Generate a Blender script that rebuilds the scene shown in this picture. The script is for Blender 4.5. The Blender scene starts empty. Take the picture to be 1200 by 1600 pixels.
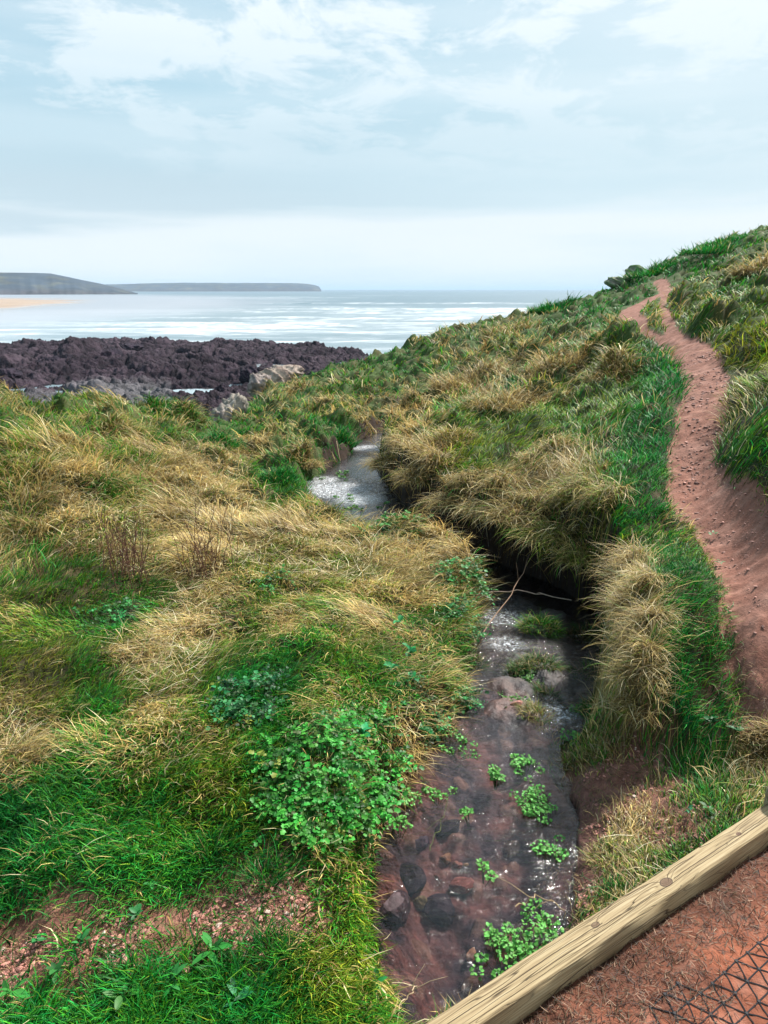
import bpy, math, random
import numpy as np
R = math.radians
rng = np.random.default_rng(7)
random.seed(7)
SC = bpy.context.scene
COL = SC.collection

# ------------------------------------------------------------------ camera
F = 1150.0                      # focal length in photo pixels (1200 x 1600)
PITCH = math.atan(348.0 / F)    # horizon 348 px above the centre
CAMZ = 1.6
cd = bpy.data.cameras.new("camera"); cam = bpy.data.objects.new("camera", cd); COL.objects.link(cam)
cam.location = (0, 0, CAMZ); cam.rotation_euler = (math.pi/2 - PITCH, 0, 0)
cd.sensor_fit = 'VERTICAL'; cd.sensor_height = 32.0; cd.lens = 32.0 * F / 1600.0
cd.clip_start = 0.05; cd.clip_end = 80000
SC.camera = cam

# ------------------------------------------------------------------ light and exposure
SUN_EL, SUN_AZ = 46.0, 44.0     # azimuth clockwise from +Y (view direction): front right
EXPO = 0.85
w = bpy.data.worlds.new("World"); SC.world = w; w.use_nodes = True
nt = w.node_tree; nt.nodes.clear()
def N(tree, typ, **kw):
    n = tree.nodes.new(typ)
    for k, v in kw.items():
        if k.startswith('i_'):
            key = k[2:]
            n.inputs[int(key) if key.isdigit() else key.replace('_', ' ')].default_value = v
        else: setattr(n, k, v)
    return n
def LK(tree, a, b): tree.links.new(a, b)
def MATH(tree, op, a, b=None, c=None, clamp=False):
    n = tree.nodes.new('ShaderNodeMath'); n.operation = op; n.use_clamp = clamp
    for i, v in enumerate((a, b, c)):
        if v is None: continue
        if isinstance(v, (int, float)): n.inputs[i].default_value = v
        else: tree.links.new(v, n.inputs[i])
    return n.outputs[0]
def RAMP(tree, fac, stops, interp='LINEAR'):
    n = tree.nodes.new('ShaderNodeValToRGB'); n.color_ramp.interpolation = interp
    e = n.color_ramp.elements
    while len(e) > 1: e.remove(e[-1])
    for i, (p, c) in enumerate(stops):
        el = e[0] if i == 0 else e.new(p)
        el.position = p
        if not hasattr(c, '__len__'): c = (c, c, c)
        el.color = (*c[:3], 1)
    tree.links.new(fac, n.inputs[0]); return n.outputs[0]
def MIX(tree, fac, a, b, mode='MIX'):
    n = tree.nodes.new('ShaderNodeMix'); n.data_type = 'RGBA'; n.blend_type = mode
    for s, v in ((0, fac), (6, a), (7, b)):
        if isinstance(v, (int, float)): n.inputs[s].default_value = v
        elif isinstance(v, tuple): n.inputs[s].default_value = (*v[:3], 1)
        else: tree.links.new(v, n.inputs[s])
    return n.outputs[2]

sky = N(nt, 'ShaderNodeTexSky', sky_type='NISHITA', sun_disc=False, sun_elevation=R(SUN_EL), sun_rotation=R(SUN_AZ),
        air_density=1.0, dust_density=0.6, ozone_density=2.0)
tc = N(nt, 'ShaderNodeTexCoord')
sep = N(nt, 'ShaderNodeSeparateXYZ'); LK(nt, tc.outputs['Generated'], sep.inputs[0])
zz = MATH(nt, 'MAXIMUM', sep.outputs[2], 0.0)
den = MATH(nt, 'ADD', zz, 0.09)
cx_ = MATH(nt, 'DIVIDE', sep.outputs[0], den); cy_ = MATH(nt, 'DIVIDE', sep.outputs[1], den)
cmb = N(nt, 'ShaderNodeCombineXYZ'); LK(nt, cx_, cmb.inputs[0]); LK(nt, cy_, cmb.inputs[1])
def sky_noise(scale, det, rough, loc, sc=(1, 1, 1), dist=0.0):
    mp = N(nt, 'ShaderNodeMapping'); mp.inputs['Location'].default_value = loc; mp.inputs['Scale'].default_value = sc
    LK(nt, cmb.outputs[0], mp.inputs[0])
    n = N(nt, 'ShaderNodeTexNoise', i_Scale=scale, i_Detail=det, i_Roughness=rough, i_Distortion=dist)
    LK(nt, mp.outputs[0], n.inputs['Vector']); return n.outputs[0]
n_big = sky_noise(0.55, 8, 0.60, (3.1, 1.7, 0), (1, 0.9, 1), 0.3)
n_fine = sky_noise(2.6, 9, 0.66, (0.4, 5.0, 0), (1, 0.8, 1), 0.4)
az = MATH(nt, 'ARCTAN2', sep.outputs[0], sep.outputs[1])      # radians, right positive
azn = MATH(nt, 'MULTIPLY_ADD', az, 0.75, 0.5, clamp=True)
elev = MATH(nt, 'ARCSINE', zz)
# puffy altocumulus above 13 degrees, heavier to the right
puff = MATH(nt, 'ADD', MATH(nt, 'MULTIPLY', n_big, 0.45), MATH(nt, 'MULTIPLY', n_fine, 0.55))
puff = MATH(nt, 'ADD', puff, MATH(nt, 'MULTIPLY', az, 0.07))
puffm = RAMP(nt, puff, [(0.475, 0.0), (0.535, 0.95)])
hi = RAMP(nt, elev, [(0.12, 0.0), (0.32, 1.0)])
puffm = MATH(nt, 'MULTIPLY', puffm, hi)
# thin grey veil, everywhere but the top left
veil = RAMP(nt, elev, [(0.0, 0.90), (0.18, 0.80), (0.32, 0.50), (0.50, 0.0)])
veil = MATH(nt, 'ADD', veil, MATH(nt, 'MULTIPLY', az, 0.35), clamp=True)
# long streaks low over the sea
mp = N(nt, 'ShaderNodeMapping'); mp.inputs['Scale'].default_value = (1.0, 1.0, 9.0); mp.inputs['Location'].default_value = (0.3, 0, 0.23)
LK(nt, tc.outputs['Generated'], mp.inputs[0])
ns = N(nt, 'ShaderNodeTexNoise', i_Scale=1.7, i_Detail=6, i_Roughness=0.5, i_Distortion=0.2); LK(nt, mp.outputs[0], ns.inputs['Vector'])
low = RAMP(nt, elev, [(0.0, 0.75), (0.045, 0.85), (0.085, 1.0), (0.10, 0.35), (0.14, 0.0), (0.20, 0.12), (0.30, 0.25)])
streak = MATH(nt, 'ADD', MATH(nt, 'MULTIPLY', RAMP(nt, ns.outputs[0], [(0.38, 0.0), (0.62, 1.0)]), 0.42), MATH(nt, 'MULTIPLY', low, 0.62), clamp=True)
S = 0.1
greyc = RAMP(nt, azn, [(0.0, tuple(v/S for v in (0.40, 0.575, 0.66))), (1.0, tuple(v/S for v in (0.54, 0.635, 0.68)))])
greyc_m = nt.nodes.new('ShaderNodeVectorMath')
vcol = (6.4, 7.35, 7.8)
base = MIX(nt, veil, MIX(nt, 0.6, sky.outputs[0], (.75, 4.0, 5.8)), (4.7, 6.4, 7.15))
base = MIX(nt, MATH(nt, 'MULTIPLY', RAMP(nt, azn, [(0.45, 0.0), (1.0, 0.75)]), 1.0), base, (6.6, 7.6, 8.1))
base = MIX(nt, MATH(nt, 'MULTIPLY', streak, 0.75), base, (7.3, 8.1, 8.5))
bnz = MATH(nt, 'MULTIPLY_ADD', ns.outputs[0], .16, MATH(nt, 'SUBTRACT', elev, .08))
band = MATH(nt, 'MULTIPLY', RAMP(nt, bnz, [(.070, 0), (.100, 1), (.130, .7), (.22, 0)]), RAMP(nt, azn, [(.35, .85), (.70, 0.1)]))
base = MIX(nt, band, base, (4.9, 6.1, 6.8))
base = MIX(nt, RAMP(nt, bnz, [(.0, .1), (.035, .25), (.062, .75), (.078, .7), (.098, 0)]), base, (7.4, 7.95, 8.2))
skyc = MIX(nt, puffm, base, (7.6, 8.3, 8.7))
nt.nodes.remove(greyc_m)
bg = N(nt, 'ShaderNodeBackground', i_Strength=S*.69); LK(nt, skyc, bg.inputs[0])
wo = N(nt, 'ShaderNodeOutputWorld'); LK(nt, bg.outputs[0], wo.inputs[0])

ld = bpy.data.lights.new("sun", 'SUN'); ld.energy = 5.0; ld.angle = R(5); ld.color = (1.0, 0.96, 0.90)
so = bpy.data.objects.new("sun", ld); COL.objects.link(so)
so.rotation_euler = (R(90 - SUN_EL), 0, -R(SUN_AZ) + math.pi)
# light travels from azimuth SUN_AZ: aim the lamp's -Z away from that direction
from mathutils import Vector
sd_ = Vector((math.sin(R(SUN_AZ))*math.cos(R(SUN_EL)), math.cos(R(SUN_AZ))*math.cos(R(SUN_EL)), math.sin(R(SUN_EL))))
so.rotation_euler = sd_.to_track_quat('Z', 'Y').to_euler()
SC.view_settings.view_transform = 'Standard'; SC.view_settings.look = 'None'
SC.view_settings.gamma = 1; SC.view_settings.use_curve_mapping = False
SC.view_settings.exposure = EXPO
try:
    SC.cycles.max_bounces = 6; SC.cycles.transparent_max_bounces = 8; SC.cycles.caustics_reflective = False; SC.cycles.caustics_refractive = False
except Exception: pass

# ------------------------------------------------------------------ numeric helpers
def hash2(ix, iy, seed):
    h = (ix.astype(np.int64) * 374761393 + iy.astype(np.int64) * 668265263 + seed * 1442695041) & 0xFFFFFFFF
    h = ((h ^ (h >> 13)) * 1274126177) & 0xFFFFFFFF
    h = (h ^ (h >> 16)) & 0xFFFFFFFF
    return h / 4294967295.0
def perlin(x, y, seed=0):
    x = np.asarray(x, float); y = np.asarray(y, float)
    ix = np.floor(x); iy = np.floor(y); fx = x - ix; fy = y - iy
    u = fx*fx*fx*(fx*(fx*6-15)+10); v = fy*fy*fy*(fy*(fy*6-15)+10)
    def g(ox, oy):
        a = hash2(ix+ox, iy+oy, seed) * 2*math.pi
        return np.cos(a)*(fx-ox) + np.sin(a)*(fy-oy)
    a = g(0, 0); b = g(1, 0); c = g(0, 1); d = g(1, 1)
    return 1.5*((a*(1-u)+b*u)*(1-v) + (c*(1-u)+d*u)*v)
def fbm(x, y, seed=0, octv=4, gain=0.5):
    s = 0; a = 1.0; f = 1.0; t = 0
    for o in range(octv):
        s = s + a*perlin(x*f + 13.7*o, y*f - 7.3*o, seed+o); t += a; a *= gain; f *= 2.03
    return s / t
def voronoi(x, y, seed=0):
    ix = np.floor(x); iy = np.floor(y)
    f1 = np.full(np.shape(x), 9.0); f2 = f1.copy(); cid = np.zeros(np.shape(x))
    for ox in (-1, 0, 1):
        for oy in (-1, 0, 1):
            cx = ix+ox; cy = iy+oy
            px = cx + hash2(cx, cy, seed); py = cy + hash2(cx, cy, seed+77)
            d = np.hypot(px-x, py-y)
            n = d < f1
            f2 = np.where(n, f1, np.minimum(f2, d)); cid = np.where(n, hash2(cx, cy, seed+5), cid); f1 = np.where(n, d, f1)
    return f1, f2, cid
def sstep(a, b, x):
    t = np.clip((x-a)/(b-a), 0, 1); return t*t*(3-2*t)

def ray(px, py):
    px = np.asarray(px, float); py = np.asarray(py, float)
    u = (px-600)/F; v = (800-py)/F
    cp, sp = math.cos(PITCH), math.sin(PITCH)
    x = u; y = cp + v*sp; z = -sp + v*cp
    return x, y, z
def azs(px, py):
    x, y, z = ray(px, py); h = np.hypot(x, y)
    return np.arctan2(x, y), z/h
KU, KV = 1150.0, 350.0

# ------------------------------------------------------------------ control points of the land: (px, py, 'z'|'d', value)
CP = []
def cp(mode, *pts):
    for px, py, v in pts:
        a, s = azs(px, py)
        if mode == 'z': d = (v - CAMZ)/s; z = v
        else: d = v; z = CAMZ + d*s
        CP.append((float(a)*KU, math.log(d)*KV, z))
cp('z', (-150,1600,-.45),(150,1600,-.47),(400,1600,-.52),(560,1600,-.58),(0,1400,-.45),(300,1400,-.5),(550,1400,-.58),
   (0,1200,-.40),(300,1200,-.38),(520,1180,-.36),(600,1240,-.5),(0,1000,-.46),(300,1000,-.45),(600,1000,-.5),(0,850,-.5),(300,850,-.62),(590,870,-.68),
   (700,940,-.70),(640,1120,-.55),(650,850,-.80),(700,890,-.78),(570,812,-.92),(500,800,-.92),(450,800,-.85),(300,770,-.75))
cp('d', (170,710,9.5),(0,700,9.5),(60,672,12.5),(0,634,14.5),(150,638,15.5),(300,664,16),(370,682,17),(420,690,14),(400,730,11.5),
   (450,640,20),(420,615,25),(520,587,26),(600,560,28),(560,650,17.5),(480,690,14))
cp('z', (1100,1550,-.08),(850,1650,-.08),(1190,1400,-.08),(1050,1330,-.52),(905,1330,-.68),(880,1430,-.66),(980,1400,-.62),(1190,1260,-.33),(1000,1200,-.54),(1100,1163,-.17),(1100,1205,-.46),(1160,1218,-.40),
   (960,1200,-.60),(890,1190,-.68),(1050,1200,-.50),(1000,1080,-.22),(980,980,-.20),(1060,1130,-.12),(1150,1150,-.10),(1180,1000,-.0),(1080,1000,-.05),(1150,870,.04),(1100,760,.10),
   (960,900,-.22),(930,860,-.26),(850,825,-.38),(760,795,-.48),(680,775,-.56),(610,720,-.62),(1000,800,-.02),(950,740,0.0))
cp('d', (1080,640,8),(1080,540,11.5),(1010,500,16.5),(1035,450,27),(800,700,9),(900,650,11),(950,560,14.5),(700,600,20),(640,660,14.5),
   (800,560,20),(680,526,29),(850,493,30),(980,446,33),(1040,412,34),(1100,390,35),(1200,360,36),(1190,500,13),(1190,600,8.3),(1190,700,5.9),(1110,450,24),
   (1100,420,29),(1250,650,6.0),(1300,500,11),(1300,400,24))
CP = np.array(CP)
def tps_fit(P, lam=2e-3):
    X = P[:, :2]/300.0; n = len(X)
    r = np.hypot(X[:, None, 0]-X[None, :, 0], X[:, None, 1]-X[None, :, 1])
    K = np.where(r > 0, r*r*np.log(r+1e-12), 0) + lam*np.eye(n)
    Q = np.c_[np.ones(n), X]; A = np.zeros((n+3, n+3)); A[:n, :n] = K; A[:n, n:] = Q; A[n:, :n] = Q.T
    s = np.linalg.solve(A, np.r_[P[:, 2], 0, 0, 0]); return X, s
TX, TS = tps_fit(CP)
def tps(U, V):
    U = np.asarray(U, float)/300.0; V = np.asarray(V, float)/300.0; sh = U.shape; U = U.ravel(); V = V.ravel(); out = np.empty(U.size); n = len(TX)
    for i in range(0, U.size, 40000):
        u = U[i:i+40000]; v = V[i:i+40000]
        r2 = (u[:, None]-TX[:, 0])**2 + (v[:, None]-TX[:, 1])**2
        out[i:i+40000] = 0.5*(r2*np.log(r2+1e-12)) @ TS[:n] + TS[n] + TS[n+1]*u + TS[n+2]*v
    return out.reshape(sh)
# brow of the cliff: distance by azimuth
BPX = [(-400,634,14),(0,634,14.7),(150,638,15.7),(300,664,16.5),(360,682,17.5),(385,655,21),(420,603,25.5),(600,547,28.5),(850,487,31),(980,439,33.5),(1200,358,36.5),(1700,300,38)]
BA = np.array([float(azs(p, q)[0]) for p, q, d in BPX]); BD = np.array([d for p, q, d in BPX], float)
A0, A1, NA = R(-58), R(58), 1000
D0, D1, ND = 0.55, 75.0, 1050
ga = np.linspace(A0, A1, NA); gl = np.linspace(math.log(D0), math.log(D1), ND)
AA, LL = np.meshgrid(ga, gl); DD = np.exp(LL)
GX = DD*np.sin(AA); GY = DD*np.cos(AA)
Dm = np.interp(AA, BA, BD)
aac = np.clip(AA, R(-38), R(41))
lc = np.minimum(LL, np.log(Dm)); lc = np.maximum(lc, math.log(1.15))
# coarse TPS evaluation, then bilinear up to the fine grid
ca = np.linspace(A0, A1, 260); cl = np.linspace(math.log(D0), math.log(D1), 260)
CA, CL = np.meshgrid(ca, cl)
cD = np.interp(CA, BA, BD)
CH = tps(np.clip(CA, R(-38), R(41))*KU, np.maximum(np.minimum(CL, np.log(cD)), math.log(1.15))*KV)
def bil(G, a, l, a0=A0, a1=A1, l0=math.log(D0), l1=math.log(D1)):
    ny, nx = G.shape
    x = np.clip((a-a0)/(a1-a0)*(nx-1), 0, nx-1.001); y = np.clip((l-l0)/(l1-l0)*(ny-1), 0, ny-1.001)
    i = x.astype(int); j = y.astype(int); fx = x-i; fy = y-j
    return (G[j, i]*(1-fx)+G[j, i+1]*fx)*(1-fy) + (G[j+1, i]*(1-fx)+G[j+1, i+1]*fx)*fy
H0 = bil(CH, AA, LL)
HB = H0.copy()
over = np.maximum(DD - Dm, 0)
fall = np.where(AA < R(2), 0.95, 0.45)
H0 = H0 - over*fall*sstep(0, 1.5, over)
H0 = np.maximum(H0, -10.6)
def cast(G, px, py):
    px = np.atleast_1d(np.asarray(px, float)); py = np.atleast_1d(np.asarray(py, float))
    a, s = azs(px, py)
    ls = np.linspace(math.log(0.7), math.log(60), 2600)
    res = np.zeros((len(px), 3))
    for k in range(len(px)):
        g = bil(G, np.full(ls.shape, a[k]), ls); rz = CAMZ + np.exp(ls)*s[k]
        below = np.nonzero(rz < g)[0]
        j = below[0] if len(below) else len(ls)-1
        d = math.exp(ls[j]); res[k] = (d*math.sin(a[k]), d*math.cos(a[k]), g[j])
    return res
def zw(d):
    return np.interp(d, [0, 2.5, 3.3, 4.2, 5.4, 7.5, 10, 14, 20], [-.72, -.72, -.73, -.79, -.90, -1.05, -1.2, -1.34, -1.7])
def castw(px, py):
    out = []
    for p, q in zip(px, py):
        a, s = azs(p, q); ls = np.linspace(math.log(0.7), math.log(40), 3000); d = np.exp(ls)
        j = np.nonzero(CAMZ + d*s < zw(d))[0]; j = j[0] if len(j) else -1
        out.append((d[j]*math.sin(a), d[j]*math.cos(a)))
    return np.array(out)
# ------------------------------------------------------------------ stream outline, traced at the water's own level
ST = [(640,1640),(625,1590),(600,1500),(583,1410),(590,1300),(612,1262),(650,1195),(700,1125),(722,1080),(745,1000),(750,945),(742,915),(705,885),
      (650,862),(590,838),(530,815),(484,778),(484,752),(520,728),(550,712),(560,690),(600,672),(628,664),(655,655),(672,660),(650,672),(615,690),(600,706),(585,728),(600,752),
      (628,790),(668,822),(722,855),(790,885),(860,912),(922,945),(938,975),(938,1040),(925,1100),(905,1140),(855,1158),(858,1200),(905,1270),(905,1330),(890,1400),(838,1475),(800,1560),(760,1680)]
SP = castw([p for p, q in ST], [q for p, q in ST])
SP = np.vstack([SP, ])
def poly_sd(x, y, P):
    sh = x.shape; x = x.ravel(); y = y.ravel(); d = np.full(x.size, 1e9); ins = np.zeros(x.size, bool)
    n = len(P)
    for i in range(n):
        ax, ay = P[i]; bx, by = P[(i+1) % n]; ex, ey = bx-ax, by-ay
        t = np.clip(((x-ax)*ex + (y-ay)*ey)/(ex*ex+ey*ey+1e-12), 0, 1)
        d = np.minimum(d, np.hypot(x-ax-t*ex, y-ay-t*ey))
        c = ((ay > y) != (by > y)) & (x < (bx-ax)*(y-ay)/(by-ay+1e-12)+ax); ins ^= c
    return np.where(ins, -d, d).reshape(sh)
SD = np.full(GX.shape, 9.0)
m = (GX > SP[:, 0].min()-1.2) & (GX < SP[:, 0].max()+1.2) & (GY < SP[:, 1].max()+1.2)
SD[m] = poly_sd(GX[m], GY[m], SP)
SD = SD + np.where(SD < 1.0, 0.035*fbm(GX*5, GY*5, 3, 3), 0)
def shepard(pts, G=None, p=3.0, soft=25.0, grid=(240, 240)):
    """pts: (px,py,values...) cast on the land -> fields on the fine grid"""
    P = cast(H0, [q[0] for q in pts], [q[1] for q in pts])
    V = np.array([q[2:] for q in pts], float)
    pu = np.arctan2(P[:, 0], P[:, 1])*KU; pv = np.log(np.hypot(P[:, 0], P[:, 1]))*KV
    a = np.linspace(A0, A1, grid[0]); l = np.linspace(math.log(D0), math.log(D1), grid[1]); a, l = np.meshgrid(a, l)
    r2 = (a.ravel()[:, None]*KU-pu)**2 + (l.ravel()[:, None]*KV-pv)**2
    wt = 1/(r2+soft**2)**(p/2*1.3)
    out = (wt @ V)/wt.sum(1)[:, None]
    return [bil(out[:, k].reshape(grid[1], grid[0]), AA, LL) for k in range(V.shape[1])]
WW, = shepard([(590,1400,.10),(600,1500,.12),(640,1200,.14),(740,950,.16),(700,1060,.14),(560,830,.25),(480,780,.3),(900,1400,.35),(910,1300,.4),(880,1200,.35),(930,1140,.2),(960,950,.05),(800,860,.05),
               (900,900,.05),(650,780,.05),(590,730,.08),(560,690,.2),(700,840,.06),(740,900,.1)])
# hummocks
def blob(px, py, rad, G=None):
    P = cast(H0, px if hasattr(px, '__len__') else [px], py if hasattr(py, '__len__') else [py])
    return P
PE = [(438,1021,1040),(455,1030,1052),(468,1000,1035),(480,970,1012),(495,966,1002),(510,974,1014),(518,990,1014),(528,1016,1032),(538,1042,1088),(560,1060,1124),(600,1070,1141),(640,1060,1141),(680,1050,1131),(720,1041,1121),(760,1045,1145),
      (800,1088,1190),(850,1110,1225),(900,1125,1262),(960,1130,1290),(1030,1140,1310),(1100,1175,1340)]
pl = cast(H0, [e[1] for e in PE], [e[0] for e in PE]); pr = cast(H0, [e[2] for e in PE], [e[0] for e in PE])
PC = (pl+pr)/2; PR = np.hypot(PC[:, 0], PC[:, 1])*np.abs(np.arctan2(pl[:, 0], pl[:, 1])-np.arctan2(pr[:, 0], pr[:, 1]))/2
def poly_ratio(x, y, C, Rr):
    best = np.full(x.shape, 9.0)
    for i in range(len(C)-1):
        ax, ay = C[i, :2]; bx, by = C[i+1, :2]; ex, ey = bx-ax, by-ay
        t = np.clip(((x-ax)*ex+(y-ay)*ey)/(ex*ex+ey*ey+1e-12), 0, 1)
        d = np.hypot(x-ax-t*ex, y-ay-t*ey)/(Rr[i]*(1-t)+Rr[i+1]*t)
        best = np.minimum(best, d)
    return best
PRT = np.minimum(poly_ratio(GX, GY, PC[:8], PR[:8]), poly_ratio(GX, GY, PC[7:], PR[7:]))
PE2 = [(455,1034,1048),(480,1028,1040),(505,1036,1050),(530,1048,1066)]
pl2 = cast(H0, [e[1] for e in PE2], [e[0] for e in PE2]); pr2 = cast(H0, [e[2] for e in PE2], [e[0] for e in PE2])
PRT = np.minimum(PRT, poly_ratio(GX, GY, (pl2+pr2)/2, np.full(4, .11)))
PRTn = PRT*(1 + 0.22*fbm(GX*3.2, GY*3.2, 21, 4)) + 0.10*fbm(GX*9, GY*9, 25, 2)
PATHM = 1 - sstep(0.85, 1.12, PRTn)

def ridged(x, y, seed, o=3):
    s = 0; a = 1; t = 0
    for k in range(o):
        s = s + a*(1-np.abs(perlin(x*2**k, y*2**k, seed+k))*2.0); t += a; a *= .5
    return s/t
far = sstep(5, 13, DD)
calm = np.clip(1-PATHM, 0, 1)*sstep(0.9, 1.6+1.8*sstep(9, 14, DD), PRT)*0.9 + 0.1
rgt = sstep(R(-3), R(8), AA)
hump = (0.042+0.10*far)*fbm(GX*1.3, GY*1.3, 31, 3)*2 + (0.02+0.045*far)*fbm(GX*3.6, GY*3.6, 35, 3)*2
f1, f2, cid = voronoi(GX*1.05+0.5*fbm(GX, GY, 44, 2), GY*0.85+0.5*fbm(GX, GY, 48, 2), 40)
tuss = np.clip(1-f1*1.35, 0, 1)**0.8*(0.35+0.65*cid)
hump = hump + tuss**1.3*(0.10 + 0.42*far*(1-.65*sstep(19, 27, DD))*(0.7+0.4*rgt)) * sstep(1.5, 4.5, DD)
f1b, f2b, cidb = voronoi(GX*2.7+3, GY*2.4, 52)
hump = hump + np.clip(1-f1b*1.5, 0, 1)*cidb*(0.03+0.12*far)
hump = hump + far*.16*(ridged(GX*.9+.4*fbm(GX, GY, 57, 2), GY*.7, 58, 3)-.55)
H = H0 + hump*calm*(1-sstep(0, 6, over)*0.0)
H = H - 0.05*PATHM*(0.4+0.6*(1-far)) + PATHM*0.012*fbm(GX*7, GY*7, 61, 4)*2
# channel
ZW = zw(DD)
ww = np.maximum(WW*(1+0.5*fbm(GX*3, GY*3, 66, 3)), 0.03)
t = sstep(0, 1, SD/ww)
Hout = (ZW-0.035) + (H-(ZW-0.035))*t
bed = ZW - 0.035 - (0.07+0.10*sstep(3.4, 1.8, DD))*sstep(0.0, 0.25, -SD) + 0.020*fbm(GX*6, GY*6, 71, 4)*2
v1, v2, vc = voronoi(GX*11, GY*11, 73)
bed = bed + 0.022*np.clip(1-v1*1.7, 0, 1)**.5*(vc > .45)
isl = cast(np.where(SD < 0, ZW, H0), [838,800,845,800,862,815], [985,1075,1050,1110,960,1030])
for k, (ix, iy, iz) in enumerate(isl):
    bed = np.maximum(bed, ZW + 0.03 - .55*np.maximum(np.hypot(GX-ix, GY-iy)-(.10 if k < 4 else .05), 0) + 0.035*fbm(GX*9, GY*9, 80, 3))
H = np.where(SD < 0, bed, np.where(SD < 1.2, np.minimum(Hout, H+0.0*H) if False else Hout, H))
Z = H
COVER_BARE = []
def soil_blobs(lst):
    P = cast(Z, [q[0] for q in lst], [q[1] for q in lst]); M = np.zeros(GX.shape)
    for (px, py, r, s), p in zip(lst, P):
        d = math.sqrt(p[0]**2+p[1]**2+(CAMZ-p[2])**2)
        rr = r*d/1250.0*1.25
        q = np.hypot(GX-p[0], GY-p[1])/rr
        M = np.maximum(M, s*(1-sstep(0.55, 1.25, q*(1+0.5*fbm(GX*6/max(rr*4, .3), GY*6/max(rr*4, .3), 91, 3)))))
    return M
BARE = soil_blobs([(400,1420,75,1),(330,1430,60,.9),(460,1420,60,1),(240,1450,60,.75),(180,1460,50,.7),(30,1485,85,1),(100,1435,60,.95),(130,1505,60,.9),(190,1430,50,.9),(280,1460,65,1),(20,1540,45,.7),(430,1350,50,.6),(350,1370,40,.6),
                   (400,1520,30,.8),(180,1500,40,.7),(500,1370,40,.5),
                   (1000,1212,60,1),(1062,1200,42,.8),(930,1205,38,.8),(950,1190,35,.45),(905,1300,40,.8),(925,1245,35,.6),(900,1370,45,.9),(1080,1195,40,.7),(1150,1100,50,.6),(1120,1000,30,.5),(1190,1190,30,.3),(930,1150,30,.3)])
BARE = np.maximum(BARE, 0)
# trodden soil of the crossing, on the near side of the beam
def castz(px, py, z):
    a, s = azs(px, py); d = (z-CAMZ)/s; return np.array([d*math.sin(a), d*math.cos(a)])
b1 = castz(700, 1574.5, 0.0); b2 = castz(1200, 1252, 0.0); b3 = castz(800, 1563, 0.0); b4 = castz(1200, 1297, 0.0)
bdir = (b2-b1)/np.linalg.norm(b2-b1); bn = np.array([bdir[1], -bdir[0]])     # bn points to the near side
BW = float(((b3+b4)/2-b1) @ bn)
print("beam width", BW, "len", np.linalg.norm(b2-b1))
BSD = (GX-b1[0])*bn[0] + (GY-b1[1])*bn[1]
LEV = -0.050
ZS = LEV + 0.012*fbm(GX*5, GY*5, 101, 4)*2 + 0.004*fbm(GX*22, GY*22, 105, 3) - 0.025*np.exp(-np.maximum(BSD-BW, 0)/0.05)
def castp(lst, z):
    return np.array([castz(p, q, z) for p, q in lst])
LOWP = castp([(915,1158),(985,1150),(1040,1176),(1110,1196),(1215,1218),(1330,1240),(1330,1330),(860,1620),(820,1500),(890,1400),(905,1330),(900,1270),(858,1205)], -.5)
mm = (DD < 4.8) & (AA > 0)
lsd = np.full(GX.shape, 9.0); lsd[mm] = poly_sd(GX[mm], GY[mm], LOWP); lsd = lsd + .03*fbm(GX*6, GY*6, 181, 3)
lowb = (1-sstep(-.05, .05, lsd))*(SD > 0)
Zlow = -.715 + .30*np.clip(SD/.75, 0, 1)**.8 + .018*fbm(GX*7, GY*7, 183, 4) + .02*np.clip(fbm(GX*3, GY*3, 185, 2), 0, 1)
Z = Z*(1-lowb) + np.minimum(Zlow, Z+.12)*lowb
near_side = sstep(BW*0.35, BW*0.65, BSD) * (DD < 4.5)
Z = Z*(1-near_side) + ZS*near_side
under = (BSD > -0.0) & (DD < 4.5)
SDw = SD.copy()

# ------------------------------------------------------------------ object helpers
def tag(o, label=None, cat=None, group=None, kind=None):
    if label: o['label'] = label
    if cat: o['category'] = cat
    if group: o['group'] = group
    if kind: o['kind'] = kind
    return o
def mesh_np(name, co, quads=None, tris=None, mat=None, parent=None, col=None, smooth=True, colname='Col'):
    me = bpy.data.meshes.new(name); co = np.asarray(co, np.float32)
    me.vertices.add(len(co)); me.vertices.foreach_set('co', co.ravel())
    nq = 0 if quads is None else len(quads); ntr = 0 if tris is None else len(tris)
    parts = []; starts = []; tot = []
    if nq: parts.append(np.asarray(quads, np.int32).ravel()); starts.append(np.arange(nq)*4); tot.append(np.full(nq, 4))
    if ntr: parts.append(np.asarray(tris, np.int32).ravel()); starts.append(nq*4+np.arange(ntr)*3); tot.append(np.full(ntr, 3))
    idx = np.concatenate(parts).astype(np.int32)
    me.loops.add(len(idx)); me.loops.foreach_set('vertex_index', idx)
    me.polygons.add(nq+ntr); me.polygons.foreach_set('loop_start', np.concatenate(starts).astype(np.int32))
    me.polygons.foreach_set('loop_total', np.concatenate(tot).astype(np.int32))
    me.polygons.foreach_set('use_smooth', np.full(nq+ntr, smooth))
    if col is not None:
        at = me.color_attributes.new(colname, 'FLOAT_COLOR', 'POINT')
        c4 = np.ones((len(co), 4), np.float32); c4[:, :3] = col; at.data.foreach_set('color', c4.ravel())
    me.update(calc_edges=True); me.validate(verbose=False)
    if mat: me.materials.append(mat)
    o = bpy.data.objects.new(name, me); COL.objects.link(o)
    if parent is not None: o.parent = parent
    return o
def grid_faces(ny, nx):
    j, i = np.meshgrid(np.arange(ny-1), np.arange(nx-1), indexing='ij'); a = j*nx+i
    return np.stack([a, a+1, a+nx+1, a+nx], -1).reshape(-1, 4)
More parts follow.
